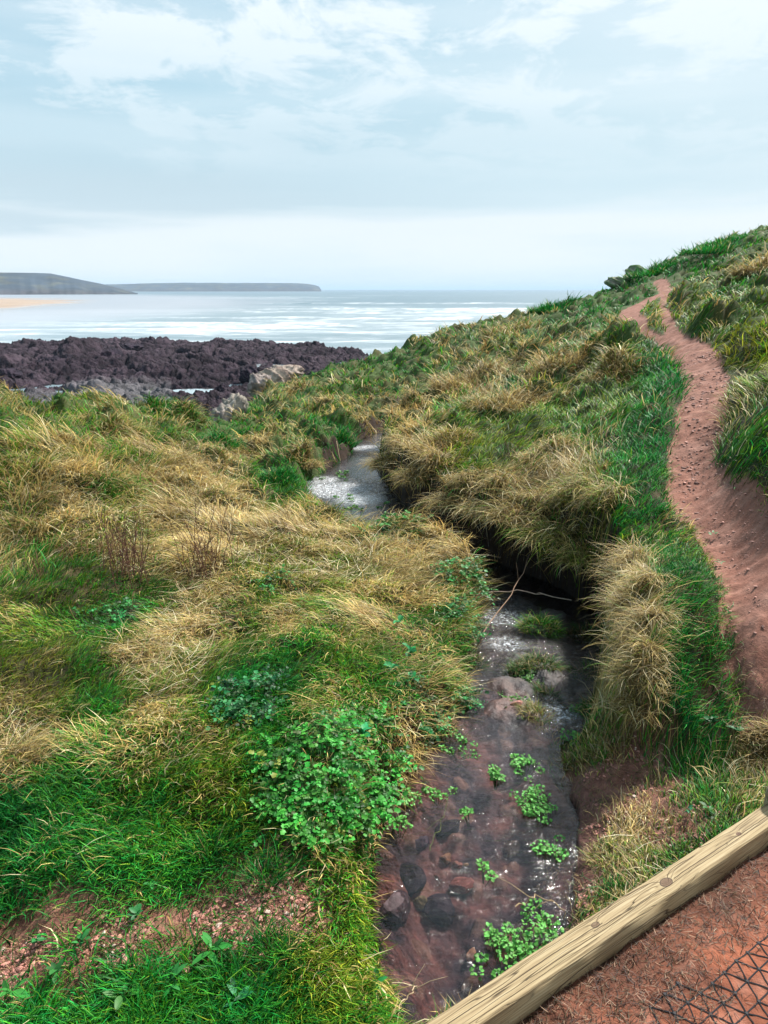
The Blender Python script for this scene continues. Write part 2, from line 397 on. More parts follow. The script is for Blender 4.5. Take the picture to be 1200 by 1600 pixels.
def grid_obj(name, X, Y, Zg, mat, mask=None, col=None, flip=False):
    ny, nx = X.shape; q = grid_faces(ny, nx)
    if mask is not None: q = q[mask.ravel()]
    used = np.unique(q); re = np.full(ny*nx, -1); re[used] = np.arange(len(used)); q = re[q]
    co = np.stack([X.ravel(), Y.ravel(), Zg.ravel()], -1)[used]
    if col is not None: col = col.reshape(-1, 3)[used]
    return mesh_np(name, co, quads=q, mat=mat, col=col)
def empty(name, loc, label=None, cat=None, group=None):
    o = bpy.data.objects.new(name, None); o.empty_display_size = .1; COL.objects.link(o); o.location = loc
    return tag(o, label, cat, group)

# ------------------------------------------------------------------ materials
def mat(name):
    m = bpy.data.materials.new(name); m.use_nodes = True; t = m.node_tree; t.nodes.clear()
    out = t.nodes.new('ShaderNodeOutputMaterial'); return m, t, out
def vcol_mat(name, rough=0.9, spec=0.2, nscale=60, ncon=0.35, bump=0.6, bscale=90, bdist=0.01, coat=0.0):
    m, t, out = mat(name)
    a = N(t, 'ShaderNodeAttribute', attribute_name='Col')
    c = N(t, 'ShaderNodeTexCoord')
    n = N(t, 'ShaderNodeTexNoise', i_Scale=nscale, i_Detail=6, i_Roughness=0.65); LK(t, c.outputs['Object'], n.inputs['Vector'])
    k = RAMP(t, n.outputs[0], [(0.3, 1-ncon), (0.7, 1+ncon)])
    cc = MIX(t, 1.0, a.outputs[0], k, 'MULTIPLY')
    p = N(t, 'ShaderNodeBsdfPrincipled', i_Roughness=rough); p.inputs['Specular IOR Level'].default_value = spec
    LK(t, cc, p.inputs['Base Color'])
    n2 = N(t, 'ShaderNodeTexNoise', i_Scale=bscale, i_Detail=7, i_Roughness=0.7); LK(t, c.outputs['Object'], n2.inputs['Vector'])
    b = N(t, 'ShaderNodeBump', i_Strength=bump, i_Distance=bdist); LK(t, n2.outputs[0], b.inputs['Height']); LK(t, b.outputs[0], p.inputs['Normal'])
    if coat: p.inputs['Coat Weight'].default_value = coat; p.inputs['Coat Roughness'].default_value = 0.2
    LK(t, p.outputs[0], out.inputs[0]); return m
M_ground = vcol_mat('turf_soil', nscale=30, bscale=60, bdist=0.02)
M_path = vcol_mat('red_path', nscale=30, ncon=0.25, bscale=45, bdist=0.015, bump=0.6)
M_bed = vcol_mat('stream_bed', rough=0.5, spec=0.5, nscale=25, ncon=0.5, bscale=40, bdist=0.02)
M_rock = vcol_mat('shore_rock', rough=0.9, spec=0.15, nscale=0.6, ncon=0.55, bscale=0.9, bdist=1.0, bump=1.0)
M_far = vcol_mat('headland', nscale=0.01, ncon=0.5, bscale=0.02, bdist=8)
def leaf_mat(name, trans=0.35, rough=0.45, spec=0.35):
    m, t, out = mat(name)
    a = N(t, 'ShaderNodeAttribute', attribute_name='Col')
    p = N(t, 'ShaderNodeBsdfPrincipled', i_Roughness=rough); p.inputs['Specular IOR Level'].default_value = spec
    LK(t, a.outputs[0], p.inputs['Base Color'])
    tr = N(t, 'ShaderNodeBsdfTranslucent'); LK(t, a.outputs[0], tr.inputs[0])
    mx = N(t, 'ShaderNodeMixShader', i_0=trans); LK(t, p.outputs[0], mx.inputs[1]); LK(t, tr.outputs[0], mx.inputs[2])
    LK(t, mx.outputs[0], out.inputs[0]); return m
M_blade = leaf_mat('grass_blade', trans=0.3, rough=0.55, spec=0.25)
M_leaf = leaf_mat('broad_leaf', trans=0.25, rough=0.5, spec=0.25)

# ------------------------------------------------------------------ land surface colours
def lerp3(a, b, m): return a*(1-m[..., None]) + b*m[..., None]
def c3(*c): return np.array(c, float)
nz = fbm(GX*2.3, GY*2.3, 111, 4); nz2 = fbm(GX*9, GY*9, 115, 3)
col = np.broadcast_to(c3(.026, .026, .010), GX.shape+(3,)).copy()
col = lerp3(col, c3(.05, .085, .02), sstep(6, 14, DD)*0.9)
col = lerp3(col, c3(.07, .05, .02), np.clip(sstep(-.1, .4, nz)*0.7, 0, 1))
red = c3(.21, .092, .064)
soilc = lerp3(np.broadcast_to(red, GX.shape+(3,)), c3(.30, .15, .11), np.clip(nz2*1.5, 0, 1))
soilc = lerp3(soilc, c3(.12, .045, .030), np.clip(-nz2*1.6, 0, 1)*0.7)
col = lerp3(col, soilc*1.0, np.clip(BARE*1.2, 0, 1))
wet = sstep(0.22, 0.0, SD+.08*fbm(GX*5, GY*5, 187, 2))*(SD > 0)*(lsd < .02)
col = lerp3(col, c3(.15, .07, .06), wet*0.9)
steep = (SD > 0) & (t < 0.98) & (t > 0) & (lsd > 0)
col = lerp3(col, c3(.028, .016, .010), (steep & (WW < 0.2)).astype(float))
bedc = lerp3(np.broadcast_to(c3(.17, .070, .050), GX.shape+(3,)), c3(.022, .014, .022), np.clip(0.42+2.6*fbm(GX*3.5, GY*3.5, 121, 4), 0, 1))
bedc = lerp3(bedc, c3(.26, .17, .11), ((vc > .8) & (v1 < .45)).astype(float)*0.6)
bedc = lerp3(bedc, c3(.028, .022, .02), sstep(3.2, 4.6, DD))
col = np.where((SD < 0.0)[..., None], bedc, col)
crossc = lerp3(np.broadcast_to(c3(.36, .115, .060), GX.shape+(3,)), c3(.10, .036, .022), np.clip(0.3+1.5*fbm(GX*4, GY*4, 131, 4), 0, 1)*0.8)
crossc = lerp3(crossc, c3(.36, .17, .12), np.clip(fbm(GX*11, GY*11, 135, 3)*1.5, 0, 1)*0.6)
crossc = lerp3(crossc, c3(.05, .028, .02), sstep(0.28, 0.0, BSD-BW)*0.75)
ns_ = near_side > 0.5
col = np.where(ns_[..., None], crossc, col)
pathc = soilc*1.08
pathc = lerp3(pathc, c3(.33, .19, .15), np.clip(fbm(GX*1.7, GY*4, 141, 4)*1.6, 0, 1)*0.5)
pm = (PATHM > 0.5) & ~ns_
col = np.where(pm[..., None], pathc, col)
def cellmask(m): return (m[:-1, :-1] | m[1:, 1:] | m[1:, :-1] | m[:-1, 1:])
def cellall(m): return (m[:-1, :-1] & m[1:, 1:])
fp = cellall(pm); fb = cellall((SD < 0.0) & ~ns_) & ~fp; fx = cellall(ns_) & ~fp & ~fb
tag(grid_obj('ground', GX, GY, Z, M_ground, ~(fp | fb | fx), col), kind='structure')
tag(grid_obj('path', GX, GY, Z, M_path, fp, col), kind='structure')
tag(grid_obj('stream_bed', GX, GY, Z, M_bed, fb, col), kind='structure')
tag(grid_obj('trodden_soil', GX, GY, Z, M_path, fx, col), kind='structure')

# ------------------------------------------------------------------ stream water
m_, t_, out_ = mat('stream_water')
c_ = N(t_, 'ShaderNodeTexCoord')
fl = N(t_, 'ShaderNodeAttribute', attribute_name='Col')
sc_ = N(t_, 'ShaderNodeSeparateColor'); LK(t_, fl.outputs[0], sc_.inputs[0])
mpw = N(t_, 'ShaderNodeMapping'); mpw.inputs['Scale'].default_value = (.8, 3.0, 1); mpw.inputs['Rotation'].default_value = (0, 0, 0.5); LK(t_, c_.outputs['Object'], mpw.inputs[0])
wn = N(t_, 'ShaderNodeTexNoise', i_Scale=11, i_Detail=4, i_Roughness=0.55, i_Distortion=1.2); LK(t_, mpw.outputs[0], wn.inputs['Vector'])
wn2 = N(t_, 'ShaderNodeTexNoise', i_Scale=38, i_Detail=3, i_Roughness=0.6, i_Distortion=1.5); LK(t_, c_.outputs['Object'], wn2.inputs['Vector'])
hh = MATH(t_, 'MULTIPLY_ADD', wn2.outputs[0], MATH(t_, 'MULTIPLY', sc_.outputs[0], 1.6), wn.outputs[0])
bw = N(t_, 'ShaderNodeBump', i_Distance=0.012); LK(t_, hh, bw.inputs['Height'])
LK(t_, MATH(t_, 'MULTIPLY_ADD', sc_.outputs[0], 0.5, 0.62), bw.inputs['Strength'])
gl_ = N(t_, 'ShaderNodeBsdfGlossy', i_Roughness=0.09); LK(t_, bw.outputs[0], gl_.inputs['Normal'])
tr_ = N(t_, 'ShaderNodeBsdfTransparent'); tr_.inputs[0].default_value = (.80, .70, .72, 1)
fr = N(t_, 'ShaderNodeFresnel', i_IOR=1.40); LK(t_, bw.outputs[0], fr.inputs['Normal'])
mx_ = N(t_, 'ShaderNodeMixShader'); LK(t_, MATH(t_, 'MULTIPLY_ADD', fr.outputs[0], 1.45, MATH(t_, 'MULTIPLY', sc_.outputs[0], 0.03), clamp=True), mx_.inputs[0]); LK(t_, tr_.outputs[0], mx_.inputs[1]); LK(t_, gl_.outputs[0], mx_.inputs[2])
# riffle foam, with ripple glints and white sky reflection painted as diffuse colour
fo = N(t_, 'ShaderNodeBsdfDiffuse'); fo.inputs[0].default_value = (.72, .74, .76, 1)
fm = MATH(t_, 'MULTIPLY', RAMP(t_, MATH(t_, 'ADD', wn2.outputs[0], MATH(t_, 'MULTIPLY', sc_.outputs[1], 0.22)), [(0.62, 0), (0.84, .8)]), sc_.outputs[1])
mx2 = N(t_, 'ShaderNodeMixShader'); LK(t_, fm, mx2.inputs[0]); LK(t_, mx_.outputs[0], mx2.inputs[1]); LK(t_, fo.outputs[0], mx2.inputs[2])
LK(t_, mx2.outputs[0], out_.inputs[0])
M_water = m_
def wblobs(lst):
    M = np.zeros(GX.shape)
    for px, py, r in lst:
        p = castw([px], [py])[0]; d = math.hypot(p[0], p[1], 2.3)
        M = np.maximum(M, 1-sstep(.4, 1.2, np.hypot(GX-p[0], GY-p[1])/(r*d/1150*1.5)))
    return M
rough_ = wblobs([(780,950,50),(785,990,45),(790,1030,30),(870,1100,40),(860,1060,40),(880,1130,35),(530,760,50),(500,770,40),(570,705,40),(840,1020,30)])
glint_foam_ = .70*wblobs([(785,965,38),(790,1005,30),(872,1115,28)]) + .9*wblobs([(520,765,55),(500,750,30),(560,780,40),(575,700,30),(655,662,30)])  # near blobs paint ripple highlights, far ones mix foam with painted sky reflection
wcol = np.stack([np.clip(rough_+0.12, 0, 1), np.clip(glint_foam_, 0, 1), np.zeros_like(rough_)], -1)
WZ = ZW + 0.004*fbm(GX*9, GY*9, 151, 3) + rough_*0.018*fbm(GX*16, GY*16, 155, 3)
tag(grid_obj('stream_water', GX, GY, WZ, M_water, cellmask(SD < 0.06) & ~cellmask(near_side > .3), wcol), kind='structure')

# ------------------------------------------------------------------ sea
SEA = -10.0
a = np.linspace(R(-58), R(58), 620); l = np.linspace(math.log(45), math.log(40000), 900); A, L = np.meshgrid(a, l); D = np.exp(L)
X = D*np.sin(A); Y = D*np.cos(A)
TA = 11.6*F
pyv = 452 + TA/D/np.cos(A)*0+TA/D      # row the flat sea would show at: used only to read distances off the photograph
PXA = 600 + F*np.tan(A)/math.cos(PITCH)
def seg(d0, d1, soft=.12):  # band by true distance in metres
    return sstep(math.log(d0)-soft, math.log(d0)+soft, L)*(1-sstep(math.log(d1)-soft, math.log(d1)+soft, L))
wx = X + 60*fbm(X/260, Y/260, 201, 3); wy = Y + 35*fbm(X/180, Y/120, 205, 3)
st1 = fbm(X/95, wy/20, 210, 5, .6); st2 = fbm(X/40, wy/9, 215, 4, .6); st3 = fbm(X/400, wy/60, 219, 4, .6)
foam = np.zeros_like(X)
wetsand0 = 1-sstep(.8, 1.4, np.hypot((A+.60)/.36, (L-math.log(800))/.85))
foam += seg(330, 470, .05)*sstep(-60, 60, X)*(0.60+0.9*st1)
foam += seg(215, 290, .06)*sstep(-.25, .15, st1)*(0.85+.4*st2)
foam += seg(120, 420, .3)*sstep(.02, .42, st1+0.35*st2+0.3*st3)*0.9
foam += seg(420, 1500, .2)*sstep(.12, .5, st3+.3*st1)*0.8*sstep(350, -150, X)
foam += seg(600, 2200, .2)*sstep(.22, .5, st3+.4*st1)*0.45
foam += seg(100, 210, .2)*sstep(-.1, .5, st2+.2*st1)*0.75
# breaker fronts: fine bright lines
for k, dc in enumerate((255, 300, 392, 455, 640)):
    yy = Y*1.0 + 0.10*X + 22*fbm(X/150, X*0+k, 230+k, 3)
    foam += np.exp(-((yy-dc)/(dc*0.022))**2)*(0.75+1.2*fbm(X/60, Y/200+k, 240+k, 3))*sstep(-140+20*k, -60, X)
foam = foam*(.25+.85*sstep(-.25, .25, fbm(X/22, wy/7, 271, 4, .65)))*(1-.8*wetsand0)
foam = np.clip(foam*1.05-.12*sstep(.1, .8, foam), 0, 1)
foam *= (.38+.62*sstep(-.25, .2, fbm(X/12, wy/4.5, 275, 3, .7)))
thin = sstep(-20, -130, X + 0.12*Y)*seg(90, 480, .1)            # sheet of water over wet sand, its bright reflection painted as paler colour
sandm = np.zeros_like(X)
# beach: tongue of dry sand on the left, between 420 and 820 m
sy = (Y - 560)/150; sx = (X + 520)/ (250+0*Y)
sandq = np.hypot((A+.60)/.235, (L-math.log(740)-.9*(A+.5))/.62)
sandm = 1-sstep(0.72, 1.08, sandq+0.25*fbm(X/90, Y/70, 251, 3))
wetsand = (1-sstep(.95, 1.5, np.hypot((A+.60)/.36, (L-math.log(800))/.85)+.2*fbm(X/120, Y/90, 255, 3)))
sc1 = np.broadcast_to(c3(.085, .14, .17), X.shape+(3,)).copy()
sc1 = lerp3(sc1, c3(.16, .215, .24), np.clip(seg(90, 520, .3)*0.9, 0, 1))
sc1 = lerp3(sc1, c3(.34, .40, .44), np.clip(thin*(.55+.6*sstep(-.3, .3, fbm(X/70, wy/9, 277, 4, .6))), 0, 1))
sc1 = lerp3(sc1, c3(.66, .69, .71), foam)
sc1 = lerp3(sc1, c3(.34, .34, .37), wetsand*.7)
sc1 = lerp3(sc1, c3(.33, .25, .19), sandm)
swell = sstep(60, 200, D)*(1-wetsand)*(1-.8*thin)*(0.45*fbm(X/60, wy/9, 261, 4)+0.25*fbm(X/9, Y/5, 265, 3)*np.exp(-D/900))
swell += (1-wetsand)*(1-thin)*sum(np.exp(-((Y+0.10*X+22*fbm(X/150, X*0+k, 230+k, 3)-dc)/6)**2)*0.9*(1+fbm(X/60, Y/200+k, 240+k, 3)) for k, dc in enumerate((255, 300, 392, 455, 640)))
ms, ts, os_ = mat('sea_water')
sa = N(ts, 'ShaderNodeAttribute', attribute_name='Col'); sp_ = N(ts, 'ShaderNodeBsdfPrincipled', i_Roughness=0.35)
LK(ts, sa.outputs[0], sp_.inputs['Base Color']); sp_.inputs['Specular IOR Level'].default_value = .5
tcs = N(ts, 'ShaderNodeTexCoord'); mps = N(ts, 'ShaderNodeMapping'); mps.inputs['Scale'].default_value = (.35, 1, 1); LK(ts, tcs.outputs['Object'], mps.inputs[0])
sn = N(ts, 'ShaderNodeTexNoise', i_Scale=.35, i_Detail=8, i_Roughness=.7); LK(ts, mps.outputs[0], sn.inputs['Vector'])
sb = N(ts, 'ShaderNodeBump', i_Strength=.6, i_Distance=.6); LK(ts, sn.outputs[0], sb.inputs['Height']); LK(ts, sb.outputs[0], sp_.inputs['Normal'])
LK(ts, sp_.outputs[0], os_.inputs[0])
dry = np.maximum(sandm*1.0, 0)
tag(grid_obj('sea', X, Y, SEA+swell+0*dry, ms, ~cellall(sandm > .5), sc1), kind='structure')
tag(grid_obj('beach', X, Y, SEA+0.02+0.5*sandm, vcol_mat('beach_sand', nscale=.05, ncon=.15, bscale=.2, bdist=.3), cellall(sandm > .5), sc1), kind='structure')

# ------------------------------------------------------------------ rock shelf
a = np.linspace(R(-58), R(3), 760); l = np.linspace(math.log(52), math.log(215), 620); A, L = np.meshgrid(a, l); D = np.exp(L)
X = D*np.sin(A); Y = D*np.cos(A); PXr = 600+F*np.tan(A)/math.cos(PITCH)
fe = np.interp(np.degrees(A), [-58, -40, -29, -20, -14, -8, -4, -2, -.8, 1], [200, 195, 188, 182, 174, 163, 150, 141, 128, 90])
fe = fe + 9*fbm(X/16, Y/40, 301, 4)
inn = sstep(0, 7, fe-D)
rx = X + 3*fbm(X/9, Y/9, 305, 3); ry = Y + 3*fbm(X/9, Y/9, 309, 3)
v1r, v2r, vcr = voronoi(rx/3.6, ry/4.6, 311)
w1, w2, wc = voronoi(rx/1.5+5, ry/1.9, 315)
u1, u2, uc = voronoi(rx/9.0+5, ry/8.0, 317)
rid = ridged(rx/7, ry/10, 320, 4)
hgt = 0.15 + 0.55*rid + 0.75*np.clip(1-v1r*1.25, 0, 1)*vcr + 0.42*np.clip(1-w1*1.3, 0, 1)*wc + 0.9*np.clip(1-u1*1.6, 0, 1)*(uc > .55) + .35*fbm(X/22, Y/22, 325, 4)
hgt -= 0.45*(1-sstep(0, .16, v2r-v1r)) + .2*(1-sstep(0, .2, w2-w1))
# a few raised, long ledges and a deep gully in front of the left boulders
def ledge(px0, py0, px1, py1, wd, h, seed):
    d0 = TA/(py0-452); d1 = TA/(py1-452); a0 = azs(px0, py0)[0]; a1 = azs(px1, py1)[0]
    p0 = np.array([d0*math.sin(a0), d0*math.cos(a0)]); p1 = np.array([d1*math.sin(a1), d1*math.cos(a1)]); e = p1-p0
    tt = np.clip(((X-p0[0])*e[0]+(Y-p0[1])*e[1])/(e@e), 0, 1); dd = np.hypot(X-p0[0]-tt*e[0], Y-p0[1]-tt*e[1])/(wd*(1+.6*fbm(X/7, Y/7, seed, 3)))
    return h*(1-sstep(.3, 1.1, dd))
hgt += ledge(120, 560, 165, 556, 4.5, 1.9, 331) + ledge(90, 562, 128, 558, 3.5, 1.1, 332) + ledge(0, 566, 28, 560, 4, 1.5, 333)
hgt += ledge(0, 572, 200, 566, 5, .8, 334) - ledge(0, 588, 190, 580, 2.6, 1.3, 335) + ledge(250, 575, 330, 570, 3, .7, 336) + ledge(170, 600, 300, 596, 3, .7, 337)
hgt += ledge(395, 585, 430, 562, 3, .5, 338)
pool = ledge(293, 614, 345, 608, 4.2, 1, 341) + ledge(405, 571, 440, 572, 4.5, .9, 342) + ledge(540, 546, 552, 543, 2.5, .8, 343) + ledge(235, 622, 240, 622, 1.0, .0, 344)
hgt = np.where(pool > .05, hgt*(1-np.clip(pool*1.4, 0, 1)) - .5*pool, hgt)
RZ = SEA - 0.5*(1-inn) + (np.where(hgt > 0, hgt*.98 + .62*ridged(X/1.3+hgt, Y/2.2, 361, 3)-.45 + .3*(1-sstep(0, .3, v2r-v1r)*1.0)*0, hgt)+0.1)*inn
RZ += inn*.9*fbm(X/26+3, Y/34, 371, 3) + inn*.7*np.abs(np.sin((Y+.35*X)/3.4+2.2*fbm(X/17, Y/17, 373, 3)))**2*sstep(-.1, .35, fbm(X/30, Y/30, 375, 2))
RZ += 2.0*sstep(80, 60, D)
rc = np.broadcast_to(c3(.042, .027, .040), X.shape+(3,)).copy()
rc = lerp3(rc, c3(.11, .078, .10), np.clip(fbm(X/14, Y/14, 351, 4)*1.3+.25, 0, 1))
rc = lerp3(rc, c3(.014, .010, .016), np.clip(fbm(X/5, Y/5, 355, 4)*1.6, 0, 1)*.8)
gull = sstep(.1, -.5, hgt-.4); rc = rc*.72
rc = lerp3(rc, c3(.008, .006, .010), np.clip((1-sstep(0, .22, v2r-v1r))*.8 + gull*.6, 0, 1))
rc = lerp3(rc, c3(.24, .24, .25), sstep(100, 84, D+8*fbm(X/9, Y/9, 359, 3))*.5*(A < R(-16)))
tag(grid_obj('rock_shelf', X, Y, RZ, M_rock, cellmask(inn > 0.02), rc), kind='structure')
# tide pools hold still water a little above the sea swell
for nm, (p0, q0, p1, q1, wd) in (('tide_pool', (286, 616, 352, 607, 4.8)), ('tide_pool', (398, 572, 446, 571, 4.6))):
    d0 = TA/(q0-452); d1 = TA/(q1-452); a0 = azs(p0, q0)[0]; a1 = azs(p1, q1)[0]
    c0 = np.array([d0*math.sin(a0), d0*math.cos(a0)]); c1 = np.array([d1*math.sin(a1), d1*math.cos(a1)]); e = (c1-c0)/np.linalg.norm(c1-c0); nn = np.array([-e[1], e[0]])
    ring = [];
    for k in range(28):
        th = k/28*2*math.pi; r = 1+.12*math.sin(3*th+p0)
        q = (c0+c1)/2 + e*math.cos(th)*(np.linalg.norm(c1-c0)/2+1)*r + nn*math.sin(th)*wd*r
        ring.append((q[0], q[1], SEA+.62))
    cc = np.mean(ring, 0); co = np.array(ring+[tuple(cc)])
    mp_, tp_, op_ = mat('pool_water')
    pp = N(tp_, 'ShaderNodeBsdfPrincipled', i_Roughness=.06); pp.inputs['Base Color'].default_value = (.30, .36, .38, 1); pp.inputs['Specular IOR Level'].default_value = 1.0; LK(tp_, pp.outputs[0], op_.inputs[0])
    o = mesh_np(nm, co, tris=[(k, (k+1) % 28, 28) for k in range(28)], mat=mp_); tag(o, kind='structure')

# ------------------------------------------------------------------ headlands
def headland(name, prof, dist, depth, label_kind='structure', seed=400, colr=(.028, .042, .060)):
    """prof: (px, crest row); ground rises from the shore at dist to the crest and falls away behind"""
    px = np.array([p for p, q in prof], float); q = np.array([p for _, p in prof], float)
    aa = np.array([float(azs(p, r)[0]) for p, r in prof])
    a = np.linspace(aa[0], aa[-1], 420); s = np.linspace(0, 1, 70); A, S_ = np.meshgrid(a, s)
    crest = CAMZ + (dist+depth*.45)*(452-np.interp(A, aa, q))/F
    crest = crest - SEA
    Dd = dist + depth*S_ + 60*fbm(A*40, S_*0, seed, 3)*(1-S_)
    up = sstep(0, .5, S_)**.55; dn = 1-sstep(.55, 1, S_)*.8
    X = Dd*np.sin(A); Y = Dd*np.cos(A)
    z = SEA + np.maximum(crest, -3)*up*dn*(1+.10*fbm(X/180, Y/180, seed+2, 4)) - 2 + 2*sstep(0, .05, S_)
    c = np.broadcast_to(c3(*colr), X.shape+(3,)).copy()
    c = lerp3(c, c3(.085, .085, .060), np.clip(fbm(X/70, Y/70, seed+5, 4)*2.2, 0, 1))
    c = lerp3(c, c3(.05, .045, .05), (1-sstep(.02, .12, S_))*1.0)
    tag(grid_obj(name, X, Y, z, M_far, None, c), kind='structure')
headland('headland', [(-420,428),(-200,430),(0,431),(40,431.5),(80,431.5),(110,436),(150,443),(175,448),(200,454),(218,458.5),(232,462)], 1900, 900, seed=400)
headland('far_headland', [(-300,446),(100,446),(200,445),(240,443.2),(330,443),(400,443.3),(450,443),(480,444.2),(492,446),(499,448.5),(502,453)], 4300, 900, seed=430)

# ================================================================== vegetation
def look(G, x, y): return bil(G, np.arctan2(x, y), np.log(np.maximum(np.hypot(x, y), .6)))
# what grows where: px, py, straw share, hue (0 blue-green .. 1 yellow-green), blade length m, lodging 0..1
FT = [(930,1190,.6,.6,.06,.6),(890,1250,.5,.5,.05,.6),(930,1330,.5,.5,.05,.6),(890,1175,.5,.6,.06,.5),(965,1290,.7,.8,.07,.7),(990,1210,.6,.5,.06,.7),(0,618,.6,.6,.2,.5),(60,640,.5,.6,.2,.5),(150,635,.15,.5,.2,.4),(250,640,.1,.3,.2,.4),(330,650,.15,.4,.2,.4),(250,690,.6,.6,.25,.6),(130,700,.55,.5,.3,.6),(200,740,.6,.6,.3,.6),(60,720,.5,.7,.28,.5),
 (30,690,.3,.6,.2,.5),(60,800,.6,.6,.25,.5),(20,840,.5,.5,.2,.5),(300,760,.9,.8,.3,.9),(400,710,.9,.7,.25,.9),(360,740,.85,.7,.25,.9),(350,690,.15,.3,.15,.4),(450,700,.5,.5,.2,.5),(430,750,.15,.3,.12,.3),
 (480,850,.7,.8,.2,.9),(520,690,.2,.2,.15,.3),(200,850,.85,.8,.2,.8),(120,820,.8,.8,.2,.8),(350,830,.8,.9,.2,.9),(500,880,.75,.9,.2,.9),(600,890,.85,.9,.28,.9),(660,920,.8,.8,.28,.8),(400,860,.8,1,.2,.9),
 (100,940,.4,.6,.14,.5),(50,1000,.4,.7,.14,.6),(190,965,.2,.3,.10,.4),(250,1020,.9,.9,.16,.9),(200,1030,.8,.9,.14,.9),(300,1010,.85,.9,.16,.9),(150,1090,.1,.5,.14,.4),(60,1070,.4,1,.12,.6),(400,1000,.35,.6,.16,.7),
 (460,960,.6,.8,.18,.8),(560,1000,.6,.7,.2,.8),(650,980,.4,.4,.16,.7),(600,1090,.3,.4,.15,.6),(450,1050,.15,.3,.16,.6),(380,1090,.15,.1,.12,.5),(320,1150,.45,.7,.13,.5),(100,1200,.12,.35,.14,.4),(200,1250,.2,.5,.14,.5),
 (330,1210,.6,.9,.13,.6),(50,1300,.05,.1,.13,.3),(50,1390,.03,.05,.13,.3),(150,1360,.05,.2,.13,.4),(250,1320,.2,.4,.14,.5),(30,1185,.85,.7,.18,.9),(500,1090,.5,.6,.15,.7),(630,1180,.7,.6,.2,.7),(590,1260,.5,.3,.1,.6),
 (400,1530,.1,.2,.12,.3),(250,1570,.1,.3,.12,.3),(500,1560,.5,.8,.13,.5),(580,1500,.6,.9,.12,.6),(560,1400,.45,.8,.12,.5),(120,1540,.1,.3,.1,.3),(450,1480,.1,.3,.1,.3),(590,1590,.5,.6,.12,.5),(340,1340,.2,.4,.12,.4),(520,1330,.4,.5,.12,.5),
 (640,740,.95,.8,.3,.7),(620,700,.8,.8,.25,.7),(680,700,.7,.9,.25,.7),(720,720,.35,.8,.2,.6),(740,760,.5,.8,.22,.6),(780,720,.12,.9,.14,.5),(750,800,.95,.6,.3,.8),(700,770,.85,.8,.28,.7),(820,790,.7,.8,.25,.7),(870,770,.9,.9,.3,.8),
 (850,850,.75,.7,.3,.7),(920,820,.45,.8,.25,.6),(920,760,.4,.8,.2,.5),(980,900,.9,.8,.28,.8),(990,1000,.95,.9,.26,.8),(985,1080,.95,.9,.24,.8),(1000,860,.2,.5,.18,.5),(1050,900,.03,.15,.13,.4),(1050,1000,.05,.1,.13,.5),
 (1080,1100,.15,.3,.13,.5),(960,740,.05,.3,.14,.5),(1000,800,.02,.2,.13,.4),(1010,700,.02,.15,.14,.4),(1045,620,.02,.1,.16,.4),(1030,560,.05,.1,.18,.4),(1080,780,.3,.7,.08,.5),(1100,860,.3,.8,.07,.5),(900,700,.15,.6,.15,.5),
 (750,680,.4,.8,.2,.7),(850,720,.75,.7,.22,.8),(700,640,.75,.5,.3,.8),(750,605,.9,.4,.35,.9),(820,610,.9,.5,.35,.9),(840,650,.4,.9,.2,.7),(900,600,.5,.8,.25,.8),(960,580,.3,.7,.2,.7),(960,650,.2,.8,.2,.7),(800,640,.2,.3,.15,.5),(880,560,.65,.4,.3,.8),
 (800,560,.55,.7,.3,.7),(700,560,.55,.7,.3,.7),(740,530,.4,.6,.3,.7),(650,590,.2,.4,.2,.5),(600,560,.1,.2,.2,.4),(500,590,.1,.4,.2,.4),(560,600,.2,.6,.2,.5),(470,610,.7,.3,.3,.6),(600,640,.7,.5,.25,.8),(530,640,.6,.7,.25,.6),
 (880,480,.7,.4,.3,.7),(850,490,.25,.2,.25,.5),(940,460,.7,.4,.3,.6),(950,500,.05,.25,.2,.4),(990,470,.05,.2,.2,.4),(800,500,.7,.5,.3,.7),(720,520,.3,.4,.3,.6),(1010,430,.03,.1,.25,.4),(1150,440,.35,.9,.25,.7),(1100,410,.05,.3,.25,.5),
 (1180,380,.2,.5,.25,.6),(1190,430,.9,.5,.4,.9),(1150,470,.15,.4,.25,.7),(1080,470,.4,.9,.2,.7),(1100,500,.35,.9,.2,.7),(1150,560,.35,1,.2,.7),(1180,620,.35,.9,.17,.7),(1170,690,.2,.5,.16,.6),(1180,740,.15,.3,.16,.5),(1190,780,.3,.8,.1,.5),
 (1170,1170,.2,.2,.12,.5),(1100,1160,.3,.3,.14,.6),(1170,1195,.9,1,.17,.9),(1010,1260,.8,.8,.05,.7),(1080,1240,.45,.6,.05,.6),(1120,1270,.35,.5,.05,.5),(1160,1240,.3,.4,.06,.5),(1060,1290,.5,.7,.05,.6),(980,1320,.85,.9,.06,.8),(940,1180,.55,.5,.12,.6),(900,1420,.7,.5,.05,.7),(960,1390,.7,.7,.05,.7),(1020,1350,.75,.8,.05,.7),(1010,1130,.5,.4,.15,.6)]
FS, FH, FL, FG = shepard(FT, p=3.2, soft=14, grid=(320, 300))
COVER = 1 - np.clip(BARE*1.05, 0, 1)*.93
COVER *= 1 - sstep(1.18, .78, PRTn+.30*fbm(GX*6, GY*6, 601, 3)*(DD < 6))
COVER *= np.where(SD < 0, 0, 1)
COVER *= 1 - (near_side > .05)*1.0
COVER *= 1 - (wet > .6)*.7
COVER *= 1 - (BSD > -0.03)*(DD < 4.5)*(BSD < BW*.6)
COVER *= 1 - .85*sstep(.24, .06, SD)*(SD > 0)*(AA > R(8))*(DD < 3.7)
